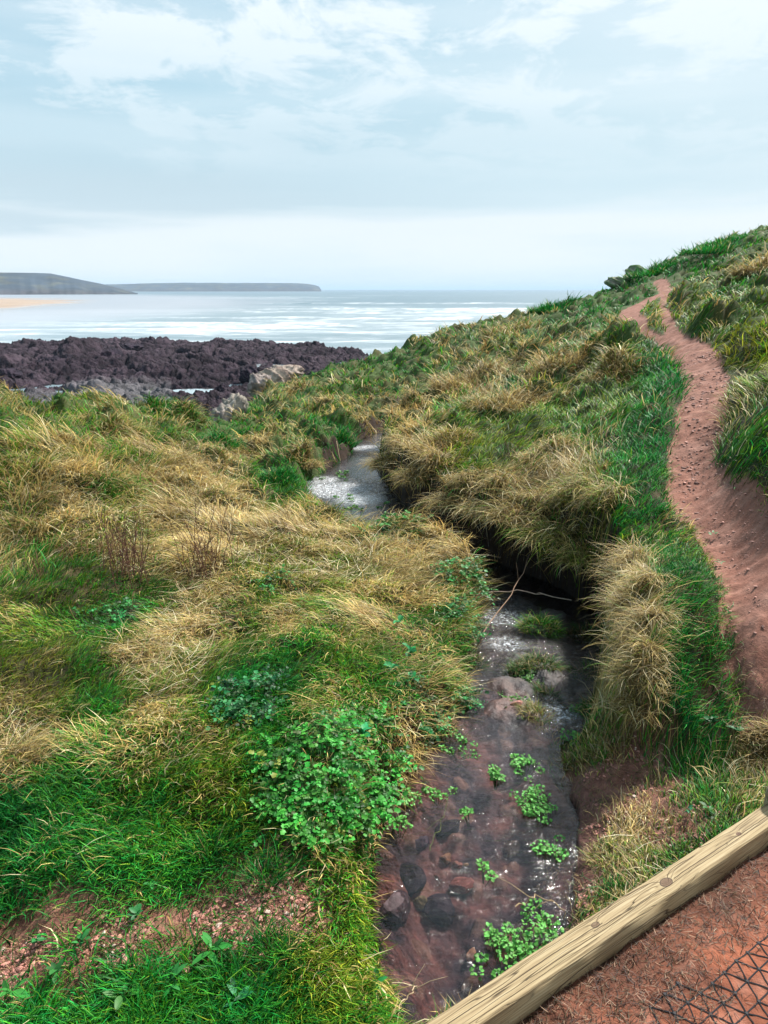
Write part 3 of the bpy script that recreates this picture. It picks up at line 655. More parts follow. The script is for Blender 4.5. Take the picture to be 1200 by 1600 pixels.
PAL = {  # linear base colours
 'g0': c3(.010,.27,.042), 'g1': c3(.065,.31,.014), 'y1': c3(.34,.36,.03), 's0': c3(.74,.55,.20), 's1': c3(.46,.28,.10), 's2': c3(.85,.72,.42)}
def blade_mesh(name, P, head, L, th0, th1, wid, colb, colt, seg=3, mat_=None, clamp=True, parent=None, powr=1.0, clr=.012, face=None, origin=None, tang=.30):
    """P base points, head azimuth of lean, th0/th1 angle from vertical at root/tip; returns one mesh of tapered blades"""
    n = len(P); q = P.copy(); hx = np.sin(head); hy = np.cos(head); tw = tang*np.random.default_rng(n).standard_normal(n)
    fa = head + np.pi/2 if face is None else face
    sx = np.sin(fa); sy = np.cos(fa)
    co = np.zeros((n, 2*seg+1, 3), np.float32); cl = np.zeros((n, 2*seg+1, 3), np.float32)
    for k in range(seg+1):
        tk = k/seg
        if clamp and k > 0:
            g = look(Z, q[:, 0], q[:, 1]) + clr; q[:, 2] = np.maximum(q[:, 2], g)
        wk = wid*(1-tk)**.7*(1 if k else .8)
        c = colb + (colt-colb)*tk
        if k < seg:
            co[:, 2*k, 0] = q[:, 0]-sx*wk/2; co[:, 2*k, 1] = q[:, 1]-sy*wk/2; co[:, 2*k, 2] = q[:, 2]
            co[:, 2*k+1, 0] = q[:, 0]+sx*wk/2; co[:, 2*k+1, 1] = q[:, 1]+sy*wk/2; co[:, 2*k+1, 2] = q[:, 2]
            cl[:, 2*k] = c; cl[:, 2*k+1] = c
            th = th0 + (th1-th0)*((tk+.5/seg)**powr); s = L/seg
            hx = np.sin(head+tw*(k+.5)*3/seg); hy = np.cos(head+tw*(k+.5)*3/seg)
            q[:, 0] += s*np.sin(th)*hx; q[:, 1] += s*np.sin(th)*hy; q[:, 2] += s*np.cos(th)
        else:
            co[:, 2*seg] = q; cl[:, 2*seg] = c
    b = (np.arange(n)*(2*seg+1))[:, None]
    qd = np.concatenate([b+np.array([2*k, 2*k+1, 2*k+3, 2*k+2]) for k in range(seg-1)]) if seg > 1 else None
    tr = b+np.array([2*seg-2, 2*seg-1, 2*seg])
    co = co.reshape(-1, 3)
    if origin is not None: co = co - np.asarray(origin, np.float32)
    return mesh_np(name, co, quads=qd, tris=tr, mat=mat_ or M_blade, col=cl.reshape(-1, 3), parent=parent)
def blade_cols(n, straw, hue, rngl=rng, var=1.0):
    """straw: bool array; hue 0..1"""
    r = rngl.random(n); r2 = rngl.random(n)
    g = np.where((hue < .5)[:, None], PAL['g0']+(PAL['g1']-PAL['g0'])*np.clip(hue*2, 0, 1)[:, None], PAL['g1']+(PAL['y1']-PAL['g1'])*np.clip(hue*2-1, 0, 1)[:, None])
    g = g*(0.28+1.45*r[:, None]*var)
    s = np.where((r2 < .55)[:, None], PAL['s0'], np.where((r2 < .8)[:, None], PAL['s1'], PAL['s2']))*(0.55+0.75*r[:, None])
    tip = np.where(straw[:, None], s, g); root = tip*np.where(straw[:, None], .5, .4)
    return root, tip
def turf(name, nclump, nb, amax=43, dmin=1.05, dmax=39, pw=.55, lscale=1.0, seed=1, straw_only=None, wscale=1.0, mode='turf'):
    r = np.random.default_rng(seed)
    aa = r.uniform(R(-amax), R(amax), nclump)
    u = r.random(nclump); a_, b_ = dmin**-pw, dmax**-pw; d = (a_+(b_-a_)*u)**(-1/pw)
    x = d*np.sin(aa); y = d*np.cos(aa)
    keep = r.random(nclump) < look(COVER, x, y)
    keep &= d < np.interp(aa, BA, BD)+1.2
    x = x[keep]; y = y[keep]; d = d[keep]; n = len(x)
    S = look(FS, x, y); Hh = look(FH, x, y); Lg = look(FG, x, y); Ln = look(FL, x, y)
    nzs = fbm(x*1.1, y*.8, 501, 3); nzf = fbm(x*4, y*3.5, 505, 2)
    s = np.clip(S + .55*nzs + .35*nzf*(.5+S) + .15*r.standard_normal(n), 0, 1)
    cidv = look(cid, x, y); cidb_ = look(cidb, x, y); fr_ = sstep(4, 10, d)
    s = np.clip(s + (cidv-.5)*.55*fr_ + (cidb_-.5)*.35, 0, 1)
    s = sstep(.34, .98, s)
    comb = 2.6 + 2.2*fbm(x*.55, y*.5, 511, 2)*2 + np.where(np.arctan2(x, y) > .12, -1.3, 0.0)
    comb = comb + (cidv-.5)*3.0*fr_ + (cidb_-.5)*1.6
    sc = np.clip(d/5, 1, 3.0)
    rad = (.035+.045*r.random(n))*sc**.9
    N_ = n*nb; ci = np.repeat(np.arange(n), nb)
    ox = r.standard_normal(N_)*rad[ci]*.6; oy = r.standard_normal(N_)*rad[ci]*.6
    bx = x[ci]+ox; by = y[ci]+oy
    ok = look(COVER, bx, by) > .04
    straw = r.random(N_) < s[ci]
    lean = Lg[ci]
    radial = np.arctan2(ox, oy)
    mixv = np.clip(lean*1.1, 0, .95)
    hx = np.sin(radial)*(1-mixv)+np.sin(comb[ci])*mixv*1.3; hy = np.cos(radial)*(1-mixv)+np.cos(comb[ci])*mixv*1.3
    head = np.arctan2(hx, hy)+r.standard_normal(N_)*(.55-.25*lean)
    L = Ln[ci]*(.55+.75*r.random(N_))*lscale*.72*np.where(straw, 1.15, .8)*np.clip(sc[ci], 1, 1.5)*(.50+.95*r.random(n))[ci]
    th0 = np.clip(.25+.5*lean+.30*r.standard_normal(N_), .05, 1.35); th1 = np.clip(th0+.5+.55*lean+.4*r.random(N_)+.2*straw, .3, 1.75)
    hue = np.clip(Hh[ci]-.04+.35*nzf[ci]+.24*r.standard_normal(N_), 0, 1)
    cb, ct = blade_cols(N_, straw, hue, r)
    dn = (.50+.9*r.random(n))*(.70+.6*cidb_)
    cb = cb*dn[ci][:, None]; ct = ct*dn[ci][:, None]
    wid = np.maximum(.0052, .00125*d[ci])*wscale*(.55+1.1*r.random(N_)**2)
    P = np.stack([bx, by, look(Z, bx, by)-.004], -1)
    f = r.random(N_)*math.pi*2
    fc = np.where(r.random(N_) < .6, head+np.pi/2+.5*r.standard_normal(N_), f)
    ok &= look((SD > 0.0).astype(float), bx, by) > .5
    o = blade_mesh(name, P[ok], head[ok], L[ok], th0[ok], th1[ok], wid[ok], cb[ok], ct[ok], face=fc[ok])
    print(name, ok.sum()); return o
tag(turf('grass', 78000, 10, pw=.45, seed=11), kind='stuff')

# ------------------------------------------------------------------ single tussocks
def tussock(name, label, px, py, rad, L, nb, head=None, hw=0.0, straw=.7, hue=.6, droop=1.7, cat='grass tussock', group=None, lift=0.0, th=.25, kind=None, bright=1.0, spread=.5):
    p = cast(Z, [px], [py])[0]; d = math.hypot(p[0], p[1]); r = np.random.default_rng(int(px*7+py))
    rr = rad*np.sqrt(r.random(nb)); aa_ = r.random(nb)*2*math.pi
    bx = p[0]+rr*np.sin(aa_)*1.25; by = p[1]+rr*np.cos(aa_)
    hd = aa_ if head is None else np.arctan2(np.sin(aa_)*(1-hw)+math.sin(head)*hw*1.4, np.cos(aa_)*(1-hw)+math.cos(head)*hw*1.4)
    hd = hd + spread*r.standard_normal(nb)*np.where(r.random(nb) < .15, 3.0, 1.0)
    # locks: blades of one lock lean together
    nl = max(6, nb//20); lk = r.integers(0, nl, nb); hd = hd + (r.standard_normal(nl)*.60)[lk]; lb = (.35+.95*r.random(nl))[lk]
    q = rr/rad
    gz = look(Z, bx, by); gz = np.maximum(gz, p[2]-.10)
    P = np.stack([bx, by, gz - .01 + lift*(1-q*q)], -1)
    st = r.random(nb) < np.clip(straw+.3*(r.random(nl)-.5)[lk], 0, 1)
    cb, ct = blade_cols(nb, st, np.clip(hue+.2*r.standard_normal(nb), 0, 1), r)
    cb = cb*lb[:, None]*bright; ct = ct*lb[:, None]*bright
    LL_ = L*(.30+.85*r.random(nb))*(.55+.75*r.random(nl))[lk]
    th0 = np.clip(th+.55*q+.25*r.standard_normal(nb), 0, 1.5); th1 = np.clip(droop+.35*r.standard_normal(nb), .4, 2.9)
    wid = np.maximum(.0034, .0011*d)*(.7+.6*r.random(nb))
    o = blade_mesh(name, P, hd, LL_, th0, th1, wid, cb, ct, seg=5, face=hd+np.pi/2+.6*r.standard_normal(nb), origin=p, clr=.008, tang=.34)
    o.location = p
    return tag(o, label, cat, group, kind)
TU = [
 # right bank, hanging over the channel
 (612,722,.30,.42,1500,3.9,.75,.95,.8,2.3,'pale straw tussock hanging over the water at the far bend of the stream'),
 (660,752,.28,.40,1500,3.7,.75,.90,.8,2.3,'straw tussock with a long even fringe, second along the overhanging bank from the far bend'),
 (715,778,.28,.36,1400,3.7,.75,.95,.3,2.3,'rusty brown tussock drooping over the black undercut bank'),
 (770,790,.28,.40,1500,3.6,.75,.9,.4,2.3,'straw tussock with tangled brown strands in the middle of the overhanging bank'),
 (825,795,.33,.40,1800,3.6,.7,.85,.8,2.2,'broad golden tussock on the highest part of the overhanging bank'),
 (880,825,.34,.42,1900,3.7,.75,.6,.8,2.35,'shaggy olive and straw tussock hanging into the deepest part of the channel'),
 (925,862,.24,.36,1400,4.0,.75,.65,.8,2.3,'olive tussock at the corner where the bank turns towards the beam'),
 (985,885,.13,.27,1000,4.4,.7,.92,.9,2.1,'golden tussock topmost in the row down the right side of the channel'),
 (997,930,.12,.27,950,4.4,.7,.95,.9,2.2,'long haired straw tussock above the patch of bare red bank'),
 (1003,985,.11,.26,900,4.3,.7,.96,.9,2.2,'pale straw tussock beside the mossy islet in the channel'),
 (1005,1035,.11,.25,900,4.2,.7,.95,.9,2.1,'straw tussock leaning over the right hand riffle'),
 (1000,1085,.10,.22,800,4.1,.7,.95,.9,2.0,'short bright straw tussock lowest in the row down the right side of the channel'),
 (1190,1188,.11,.15,900,4.6,.8,.95,.9,1.7,'flattened golden tuft at the right edge just behind the wooden beam'),
 # right bank, back from the edge
 (700,690,.40,.30,1300,3.6,.5,.8,.9,1.8,'rounded straw and lime green mound on top of the right bank'),
 (850,705,.26,.24,900,3.6,.5,.85,.3,1.9,'small brown heap of dead grass on the bright green turf left of the path'),
 (905,755,.26,.24,900,3.8,.5,.85,.9,1.8,'low pale tuft between the brown heap and the overhanging bank'),
 (735,600,.9,.75,1500,3.4,.35,.97,.3,1.9,'wide collapsed heap of pale dead reeds on the hillside'),
 (790,628,.6,.6,1100,2.8,.35,.97,.3,1.9,'smaller heap of fallen reeds just below the wide one'),
 (640,640,.45,.45,900,3.6,.5,.9,.4,2.0,'brown dead tuft leaning over the head of the stream'),
 (870,575,.6,.55,1000,3.6,.5,.9,.4,2.0,'greyish straw tussock in the middle of the hillside'),
 (955,590,.40,.45,900,3.6,.5,.8,.7,1.9,'long drooping straw tussock uphill beside the narrow bend of the path'),
 (800,520,.9,.7,900,3.6,.4,.8,.5,1.8,'rough brown tussock near the seaward brow of the hill'),
 (1188,425,.6,.7,1100,3.6,.6,.95,.3,2.0,'bleached shaggy tussock high at the right edge above the path'),
 # left bank
 (185,672,.32,.42,1300,1.9,.6,.7,.7,1.9,'tall arched tussock with a straw crest near the left brow'),
 (128,705,.26,.36,1100,2.6,.5,.95,.3,2.0,'bleached greyish tussock with splayed strands on the left bank'),
 (45,735,.30,.34,1100,3.2,.4,.6,.6,1.8,'olive tussock at the left edge, upper one of two'),
 (180,765,.24,.34,1200,1.9,.5,.45,.3,1.9,'dark green tussock over a black hollow'),
 (222,755,.24,.36,1200,1.9,.7,.9,.8,1.9,'golden tussock swept right beside the black hollow'),
 (285,732,.26,.34,1200,1.9,.7,.9,.8,1.9,'golden swept tussock nearest the flattened straw hollow'),
 (290,655,.36,.44,1100,1.9,.6,.45,.4,1.9,'green tussock with a straw skirt on the left brow'),
 (245,640,.40,.44,1100,2.4,.5,.2,.3,1.7,'bright green tussock on the left brow against the dark rocks'),
 (40,830,.22,.30,1000,3.2,.4,.7,.5,1.8,'brownish tussock at the left edge, lower one of two'),
 (585,868,.20,.36,1100,1.7,.85,.95,.8,1.9,'combed over pale tussock, arching right towards the channel'),
 (640,905,.18,.30,900,1.9,.8,.85,.8,1.9,'smaller arched straw tussock beside the leafy edge of the channel'),
 (478,722,.22,.26,900,2.6,.4,.85,.2,2.0,'dark brown dead tussock on the left bank of the far bend'),
 (470,608,.55,.5,900,3.1,.5,.8,.4,2.0,'brown cored tussock on the green seaward shoulder'),
 (38,1185,.10,.20,500,1.7,.8,.98,.7,1.7,'flat golden tuft lying in green grass at the left edge'),
]
for t_ in TU:
    px, py, rad, L, nb, hd, hw, st, hu, dr, lab = t_
    tussock('grass_tussock', lab, px, py, rad*.8, L*.85, nb, hd, hw, st, hu, dr, lift=.05*min(1.5, L/.3), group='grass tussocks on the banks and hillside')
for px, py, rad, L, lab in [(437,752,.26,.16,'bright green grass cushion on the left bank beside the white water'),(528,690,.34,.2,'rounded dark green cushion of grass at the bend of the stream'),
                            (1018,432,1.0,.38,'vivid green grassy hump against the sky beside the top of the path'),(1110,396,1.1,.38,'green grassy hump on the skyline high above the path'),(1135,384,1.0,.38,'uppermost green grassy hump on the skyline'),(860,485,.9,.35,'dark green grassy hump near the brow of the hill'),(345,692,.4,.16,'smooth green cushion behind the flattened straw hollow')]:
    tussock('grass_cushion', lab, px, py, rad*.8, L, 1300, None, 0, .04, .15, 1.2, cat='grass cushion', group='green grass cushions', lift=.10)
for px, py, rad, L, lab in [(425,1490,.05,.13,'narrow bladed green tuft below the red gravel'),(330,1340,.05,.12,'green tuft at the upper edge of the bare soil'),(415,1375,.05,.12,'green tuft growing through the upper side of the red gravel'),
                            (965,1400,.05,.09,'small green tuft at the muddy edge of the pool'),(1120,1010,.06,.09,'lone tuft at the trodden edge of the path')]:
    tussock('grass_tuft', lab, px, py, rad, L, 260, None, 0, .05, .15, 1.0, cat='grass tuft', group='small green tufts on bare soil')

# ------------------------------------------------------------------ broad leaves
def leaf_shapes(P, nrm, up, ln, wd, colr, fold=.25, origin=None, lobes=0, name='leaves', parent=None):
    """P leaf base, up = direction of the midrib, nrm = face normal; ovate folded leaf of 9 vertices"""
    n = len(P); up = up/np.linalg.norm(up, axis=1, keepdims=True)
    sd = np.cross(up, nrm); sd /= np.linalg.norm(sd, axis=1, keepdims=True)+1e-9; nr = np.cross(sd, up)
    prof = [(0, 0), (.22, .34), (.5, .5), (.8, .34), (1, 0)] if not lobes else [(0, 0), (.25, .5), (.45, .34), (.75, .5), (1, .05)]
    co = np.zeros((n, 13, 3)); k = 0; idx = {}
    for i, (t_, w_) in enumerate(prof):
        bend = -.25*t_*t_
        ctr = P + up*(ln*t_)[:, None] + nr*(ln*bend)[:, None]
        co[:, k] = ctr; idx[(i, 0)] = k; k += 1
        if w_ > 0.01 and i not in (0, 4):
            for s_ in (-1, 1):
                co[:, k] = ctr + sd*(s_*wd*w_)[:, None] + nr*(wd*w_*fold)[:, None]; idx[(i, s_)] = k; k += 1
    co = co[:, :k]
    tr = []; qd = []
    for s_ in (-1, 1):
        f = lambda *v: v if s_ > 0 else v[::-1]
        tr.append(f(idx[(0, 0)], idx[(1, s_)], idx[(1, 0)]))
        for i in (1, 2): qd.append(f(idx[(i, 0)], idx[(i, s_)], idx[(i+1, s_)], idx[(i+1, 0)]))
        tr.append(f(idx[(3, 0)], idx[(3, s_)], idx[(4, 0)]))
    b = (np.arange(n)*k)[:, None]
    Q = np.concatenate([b+np.array(q) for q in qd]); T = np.concatenate([b+np.array(q) for q in tr])
    c = np.repeat(colr, k, axis=0)
    if origin is not None: co = co - np.asarray(origin)
    return mesh_np(name, co.reshape(-1, 3), quads=Q, tris=T, mat=M_leaf, col=c, parent=parent)
def unit(v): return v/np.linalg.norm(v, axis=1, keepdims=True)
def frond_plant(name, label, px, py, rad, hgt, nf, leaflet=.017, colr=(.035,.34,.038), cat='leafy plant', group=None, water=False, seed=0, squash=1.0, flen=.11):
    r = np.random.default_rng(int(px*3+py+seed))
    p = cast(Z, [px], [py])[0]
    ro = empty(name, p, label, cat, group)
    rr = np.sqrt(r.random(nf))*rad; a = r.random(nf)*2*math.pi
    bx = p[0]+rr*np.sin(a)*squash; by = p[1]+rr*np.cos(a); gz = np.maximum(look(Z, bx, by), p[2]-.12)
    keepf = fbm(bx*9, by*9, int(px) % 97, 3) > -.06+.30*(rr/rad-.6)+.10*r.standard_normal(nf)
    bx, by, gz, rr, a = bx[keepf], by[keepf], gz[keepf], rr[keepf], a[keepf]; nf = len(bx)
    q = rr/rad; hh = hgt*(1-.75*q*q)*(.25+1.0*r.random(nf))+.02
    base = np.stack([bx, by, gz+hh], -1)
    hd = a+.9*r.standard_normal(nf); out = np.stack([np.sin(hd), np.cos(hd), .15+.35*r.standard_normal(nf)], -1); out = unit(out)
    fl_ = flen*(.6+.7*r.random(nf)); npair = 4
    Pn = []; Up = []; Nr = []; Ln = []; Wd = []; Cc = []
    fc = np.array(colr)*(.18+1.15*r.random(nf)**1.4)[:, None]*np.array([1, 1, 1]); fc[:, 0] += .04*r.random(nf); fc[r.random(nf) < .02] = (.22,.26,.04)
    for j in range(npair*2+1):
        if j == npair*2: tt = np.ones(nf); sgn = 0
        else: tt = np.full(nf, .25+.7*(j//2)/npair); sgn = 1 if j % 2 else -1
        pos = base + out*(fl_*tt)[:, None]; pos[:, 2] -= .35*fl_*tt*tt
        sdv = np.stack([out[:, 1], -out[:, 0], 0*out[:, 0]], -1)
        u_ = out*(.55 if sgn else 1.0) + sdv*sgn*.9 + .25*r.standard_normal((nf, 3)); u_[:, 2] -= .1
        nv = np.stack([.35*r.standard_normal(nf), .35*r.standard_normal(nf)-.15, np.ones(nf)], -1)
        Pn.append(pos); Up.append(u_); Nr.append(unit(nv)); l_ = leaflet*(.45+1.0*r.random(nf))*(1.2-.5*tt*(sgn != 0)); Ln.append(l_); Wd.append(l_*.85); Cc.append(fc*(.85+.3*r.random(nf))[:, None])
    o = leaf_shapes(np.concatenate(Pn), np.concatenate(Nr), np.concatenate(Up), np.concatenate(Ln), np.concatenate(Wd), np.concatenate(Cc), origin=p, lobes=1, name='leaves', parent=ro)
    # stems
    g = np.stack([bx*.7+p[0]*.3, by*.7+p[1]*.3, gz], -1); g[:, 2] = np.maximum(look(Z, g[:, 0], g[:, 1]), p[2]-.12)
    tip = base + out*fl_[:, None]
    tubes('stems', [np.stack([g[k], base[k], base[k]+out[k]*fl_[k]*.6-np.array([0, 0, .1*fl_[k]])]) for k in range(nf)], .0013, M_leaf, np.array([.05,.16,.04]), parent=ro, origin=p)
    return ro
def tubes(name, lines, rad, mt, colr, parent=None, origin=None, ns=4, taper=.5, colvar=0.3):
    co = []; Q = []; C = []; n0 = 0
    for li, ln in enumerate(lines):
        ln = np.asarray(ln, float); m_ = len(ln); r0 = rad[li] if hasattr(rad, '__len__') else rad
        tg = np.gradient(ln, axis=0); tg /= np.linalg.norm(tg, axis=1, keepdims=True)+1e-9
        ref = np.array([0.31, .17, 1.0]) if abs(tg[0, 2]) < .9 else np.array([1.0, .1, 0])
        s_ = np.cross(tg, ref); s_ /= np.linalg.norm(s_, axis=1, keepdims=True)+1e-9; u_ = np.cross(s_, tg)
        for k in range(m_):
            rk = r0*(1-taper*k/(m_-1))
            for j in range(ns):
                th = 2*math.pi*j/ns; co.append(ln[k]+s_[k]*math.cos(th)*rk+u_[k]*math.sin(th)*rk)
        for k in range(m_-1):
            for j in range(ns):
                a_ = n0+k*ns+j; b_ = n0+k*ns+(j+1) % ns; Q.append((a_, b_, b_+ns, a_+ns))
        c = np.asarray(colr)*(1-colvar+2*colvar*rng.random()); C += [c]*(m_*ns); n0 += m_*ns
    co = np.array(co)
    if origin is not None: co = co-np.asarray(origin)
    return mesh_np(name, co, quads=Q, mat=mt, col=np.array(C), parent=parent)
def cress(name, label, px, py, rad, hgt, nl, size=.013, colr=(.10,.36,.07), cat='water plant', group=None, squash=1.0, onwater=True, rot=0):
    r = np.random.default_rng(int(px*5+py)); rad *= 1.3; nl = int(nl*1.25)
    if onwater: w_ = castw([px], [py])[0]; p = np.array([w_[0], w_[1], zw(math.hypot(*w_))])
    else: p = cast(Z, [px], [py])[0]
    ro = empty(name, p, label, cat, group)
    ns = max(5, nl//14); sr = np.sqrt(r.random(ns))*rad; sa = r.random(ns)*2*math.pi
    dx = sr*np.cos(sa)*squash; dy = sr*np.sin(sa); dx = dx*(1+.9*fbm(sa*1.3+px, sr*9, 7, 2)); dy = dy*(1+1.1*fbm(sa*1.1+py, sr*7, 9, 2)); cr, sr_ = math.cos(rot), math.sin(rot)
    sx = p[0]+dx*cr-dy*sr_; sy = p[1]+dx*sr_+dy*cr
    si = r.integers(0, ns, nl); h_ = (hgt*(.3+.7*r.random(ns))*(1-.5*(sr/rad)**2))
    q = r.random(nl)**.6
    spr = .018+.012*r.random(nl)
    hd = r.random(nl)*2*math.pi
    P = np.stack([sx[si]+np.cos(hd)*spr*.5, sy[si]+np.sin(hd)*spr*.5, p[2]-.005+h_[si]*q+.004], -1)
    if not onwater: P[:, 2] = np.maximum(P[:, 2]-p[2]+look(Z, P[:, 0], P[:, 1]), P[:, 2]-.08)
    up = np.stack([np.cos(hd), np.sin(hd), .35+.4*r.standard_normal(nl)], -1)
    nv = np.stack([.4*r.standard_normal(nl), .4*r.standard_normal(nl)-.1, np.ones(nl)], -1)
    l_ = size*(.6+.8*r.random(nl))
    c = np.array(colr)*(.5+.9*r.random(nl))[:, None]; c[:, 0] += .04*r.random(nl)
    leaf_shapes(P, unit(nv), up, l_, l_*.9, c, origin=p, name='leaves', parent=ro)
    tubes('stems', [np.array([[p[0]+.25*(sx[k]-p[0]), p[1]+.25*(sy[k]-p[1]), p[2]-.07], [sx[k], sy[k], p[2]+h_[k]*.5], [sx[k], sy[k], p[2]+h_[k]]]) for k in range(ns)], .0016, M_leaf, np.array([.10,.2,.06]), parent=ro, origin=p)
    return ro
G1 = 'leafy plants on the left bank'
frond_plant('leafy_plant', 'large bright emerald lobed leaf clump on the left bank beside the pool', 505,1215,.25,.075,1000, group=G1, leaflet=.017, flen=.09)
frond_plant('leafy_plant', 'low lower part of the emerald growth, spilling down to the bare soil', 470,1285,.15,.045,330, group=G1, leaflet=.016, flen=.08)
frond_plant('leafy_plant', 'darker leafy clump in the grass just above left of the large emerald clump', 395,1095,.17,.03,170, group=G1, colr=(.012,.20,.06))
frond_plant('leafy_plant', 'leafy clump topping the large emerald clump at its right, by dry straw', 590,1160,.14,.06,260, group=G1)
frond_plant('leafy_plant', 'ferny green plant on the left edge of the black channel', 715,905,.22,.10,260, group=G1, colr=(.02,.26,.05), leaflet=.024)
frond_plant('leafy_plant', 'ferny plant beside the upper riffle at the tip of the left bank', 725,965,.15,.09,180, group=G1, colr=(.02,.24,.05))
frond_plant('leafy_plant', 'small leafy plant trailing to the water below the upper riffle', 712,1100,.10,.07,140, group=G1, colr=(.015,.26,.06))
frond_plant('leafy_plant', 'thin leafy growth between the pool and straw on the left bank', 655,1110,.12,.06,120, group=G1, colr=(.02,.24,.06))
frond_plant('leafy_plant', 'green clump on flat straw ground in the middle of the left bank', 430,915,.14,.03,60, group=G1, colr=(.02,.25,.05))
frond_plant('leafy_plant', 'green patch in dry grass left of the brown dead stems, lower on the bank', 175,965,.20,.03,90, group=G1, colr=(.015,.22,.05))
frond_plant('leafy_plant', 'leafy mat on the left bank below the white water', 620,828,.35,.07,240, group=G1, colr=(.03,.28,.05), leaflet=.03)
G2 = 'pale green cress in the stream'
for px, py, rad, h, nl, sq, lab in [
 (835,1255,.085,.05,420,.8,'largest cress cushion, rounded, at the right of the pool'),
 (822,1195,.060,.04,200,.9,'cress patch just upstream of the largest cushion'),
 (775,1215,.045,.04,170,.55,'tall narrow strip of cress in the middle of the pool'),
 (868,1325,.055,.03,120,1.0,'straggling cress at the muddy right edge of the pool'),
 (757,1362,.030,.03,60,.7,'tiny cress sprig near the submerged stones'),
 (735,1272,.025,.02,50,1,'tiny cress sprig in rippled water at the centre of the pool'),
 (685,1238,.045,.03,110,.9,'cress sprig left of the tall narrow strip'),
 (625,1290,.030,.03,70,1,'cress sprig against the dark left bank of the pool'),
 (640,1250,.040,.03,110,1,'cress trailing from the left bank at the narrow end of the pool'),
 (715,1165,.07,.03,140,1.3,'thin scatter of cress where the pool narrows'),
 (838,1478,.11,.07,420,1.2,'lush cress growing out of the pool behind the beam'),
 (785,1500,.08,.06,220,1.0,'smaller cress clump against the beam, left of the lush one'),
 (850,1435,.04,.05,60,1.0,'thin cress stalks behind the lush clump'),
 (905,1108,.04,.05,90,1.0,'cress beside the right hand riffle'),
 (892,1160,.06,.04,120,1.2,'yellowish cress on the mud below the riffle'),
 (800,1105,.09,.05,260,.8,'cress over the lower islet in the channel'),
 (830,1060,.08,.06,220,.8,'cress over the middle islet in the channel'),
 (520,745,.28,.06,160,1.2,'dark cress floating on the white water at the far bend'),
 (545,790,.40,.06,200,1.2,'dark cress edging the near side of the white water')]:
    cress('water_cress', lab, px, py, rad, h, nl, group=G2, squash=sq, size=.013 if py > 900 else .03, colr=(.10,.36,.07) if py > 1150 else (.05,.20,.03))
tussock('moss_mound', 'mossy green hummock between the two arms of the channel', 845,980,.13,.10,1100,None,0,.15,.55,1.6,cat='moss',lift=.05)
tussock('moss_mound', 'dark sodden grass mound between the riffles, below the mossy hummock', 840,1040,.12,.10,800,None,0,.35,.5,1.7,cat='moss',lift=.03,bright=.5)
tussock('moss_mound', 'yellow brown grass mat on the lowest islet of the channel', 845,1120,.10,.08,800,None,0,.5,.8,1.7,cat='moss',lift=.02,bright=.7)
for px, py, lab in [(905,1180,'yellowish grass mat on the mud at the lower end of the riffle'),(950,1165,'brown grass mat under the lowest straw tussock'),(955,1335,'straw coloured grass mat at the edge of the pool mud')]:
    tussock('grass_mat', lab, px, py, .08, .065, 600, None, 0, .6, .75, 1.6, cat='grass mat', group='low grass mats on the mud', bright=.8)
for px, py, rad, L, lab in [(905,1000,.10,.12,'dark dripping grass clump under the bank, upper one of three right of the riffle'),(915,1055,.10,.11,'dark dripping grass clump under the bank, middle one of three right of the riffle'),(920,1115,.09,.10,'dark dripping grass clump under the bank, lowest one of three right of the riffle'),
                            (808,1050,.07,.08,'small dark moss lump between the two riffles'),(858,1090,.07,.08,'small dark moss lump at the head of the right hand riffle'),(735,1040,.09,.11,'dark wet tuft at the foot of the left bank beside the upper riffle'),(700,1150,.08,.09,'brown wet tuft at the foot of the left bank where the pool narrows')]:
    tussock('moss_mound', lab, px, py, rad, L, 600, None, 0, .35, .45, 1.7, cat='moss', lift=.03, bright=.55, group='dark wet clumps in the channel')
# rosettes of broad leaves
def rosette(name, label, px, py, n, ln, wr, colr, tilt=.5, cat='broad-leaved weed', group='broad leaved weeds in the grass', lift=.0):
    r = np.random.default_rng(int(px+py*3)); p = cast(Z, [px], [py])[0]; p[2] += lift
    hd = np.arange(n)/n*2*math.pi+.35*r.standard_normal(n); t_ = tilt+.25*r.standard_normal(n)
    up = np.stack([np.cos(hd)*np.cos(t_), np.sin(hd)*np.cos(t_), np.sin(t_)], -1)
    nv = np.stack([-np.cos(hd)*np.sin(t_), -np.sin(hd)*np.sin(t_), np.cos(t_)], -1)+.2*r.standard_normal((n, 3))
    l_ = .68*ln*(.6+.6*r.random(n)); P = np.tile(p, (n, 1))+np.array([0, 0, .012])+.006*r.standard_normal((n, 3))
    c = np.array(colr)*(.4+.6*r.random(n))[:, None]
    o = leaf_shapes(P, nv, up, l_, l_*wr, c, origin=p, name=name); o.location = p
    return tag(o, label, cat, group)
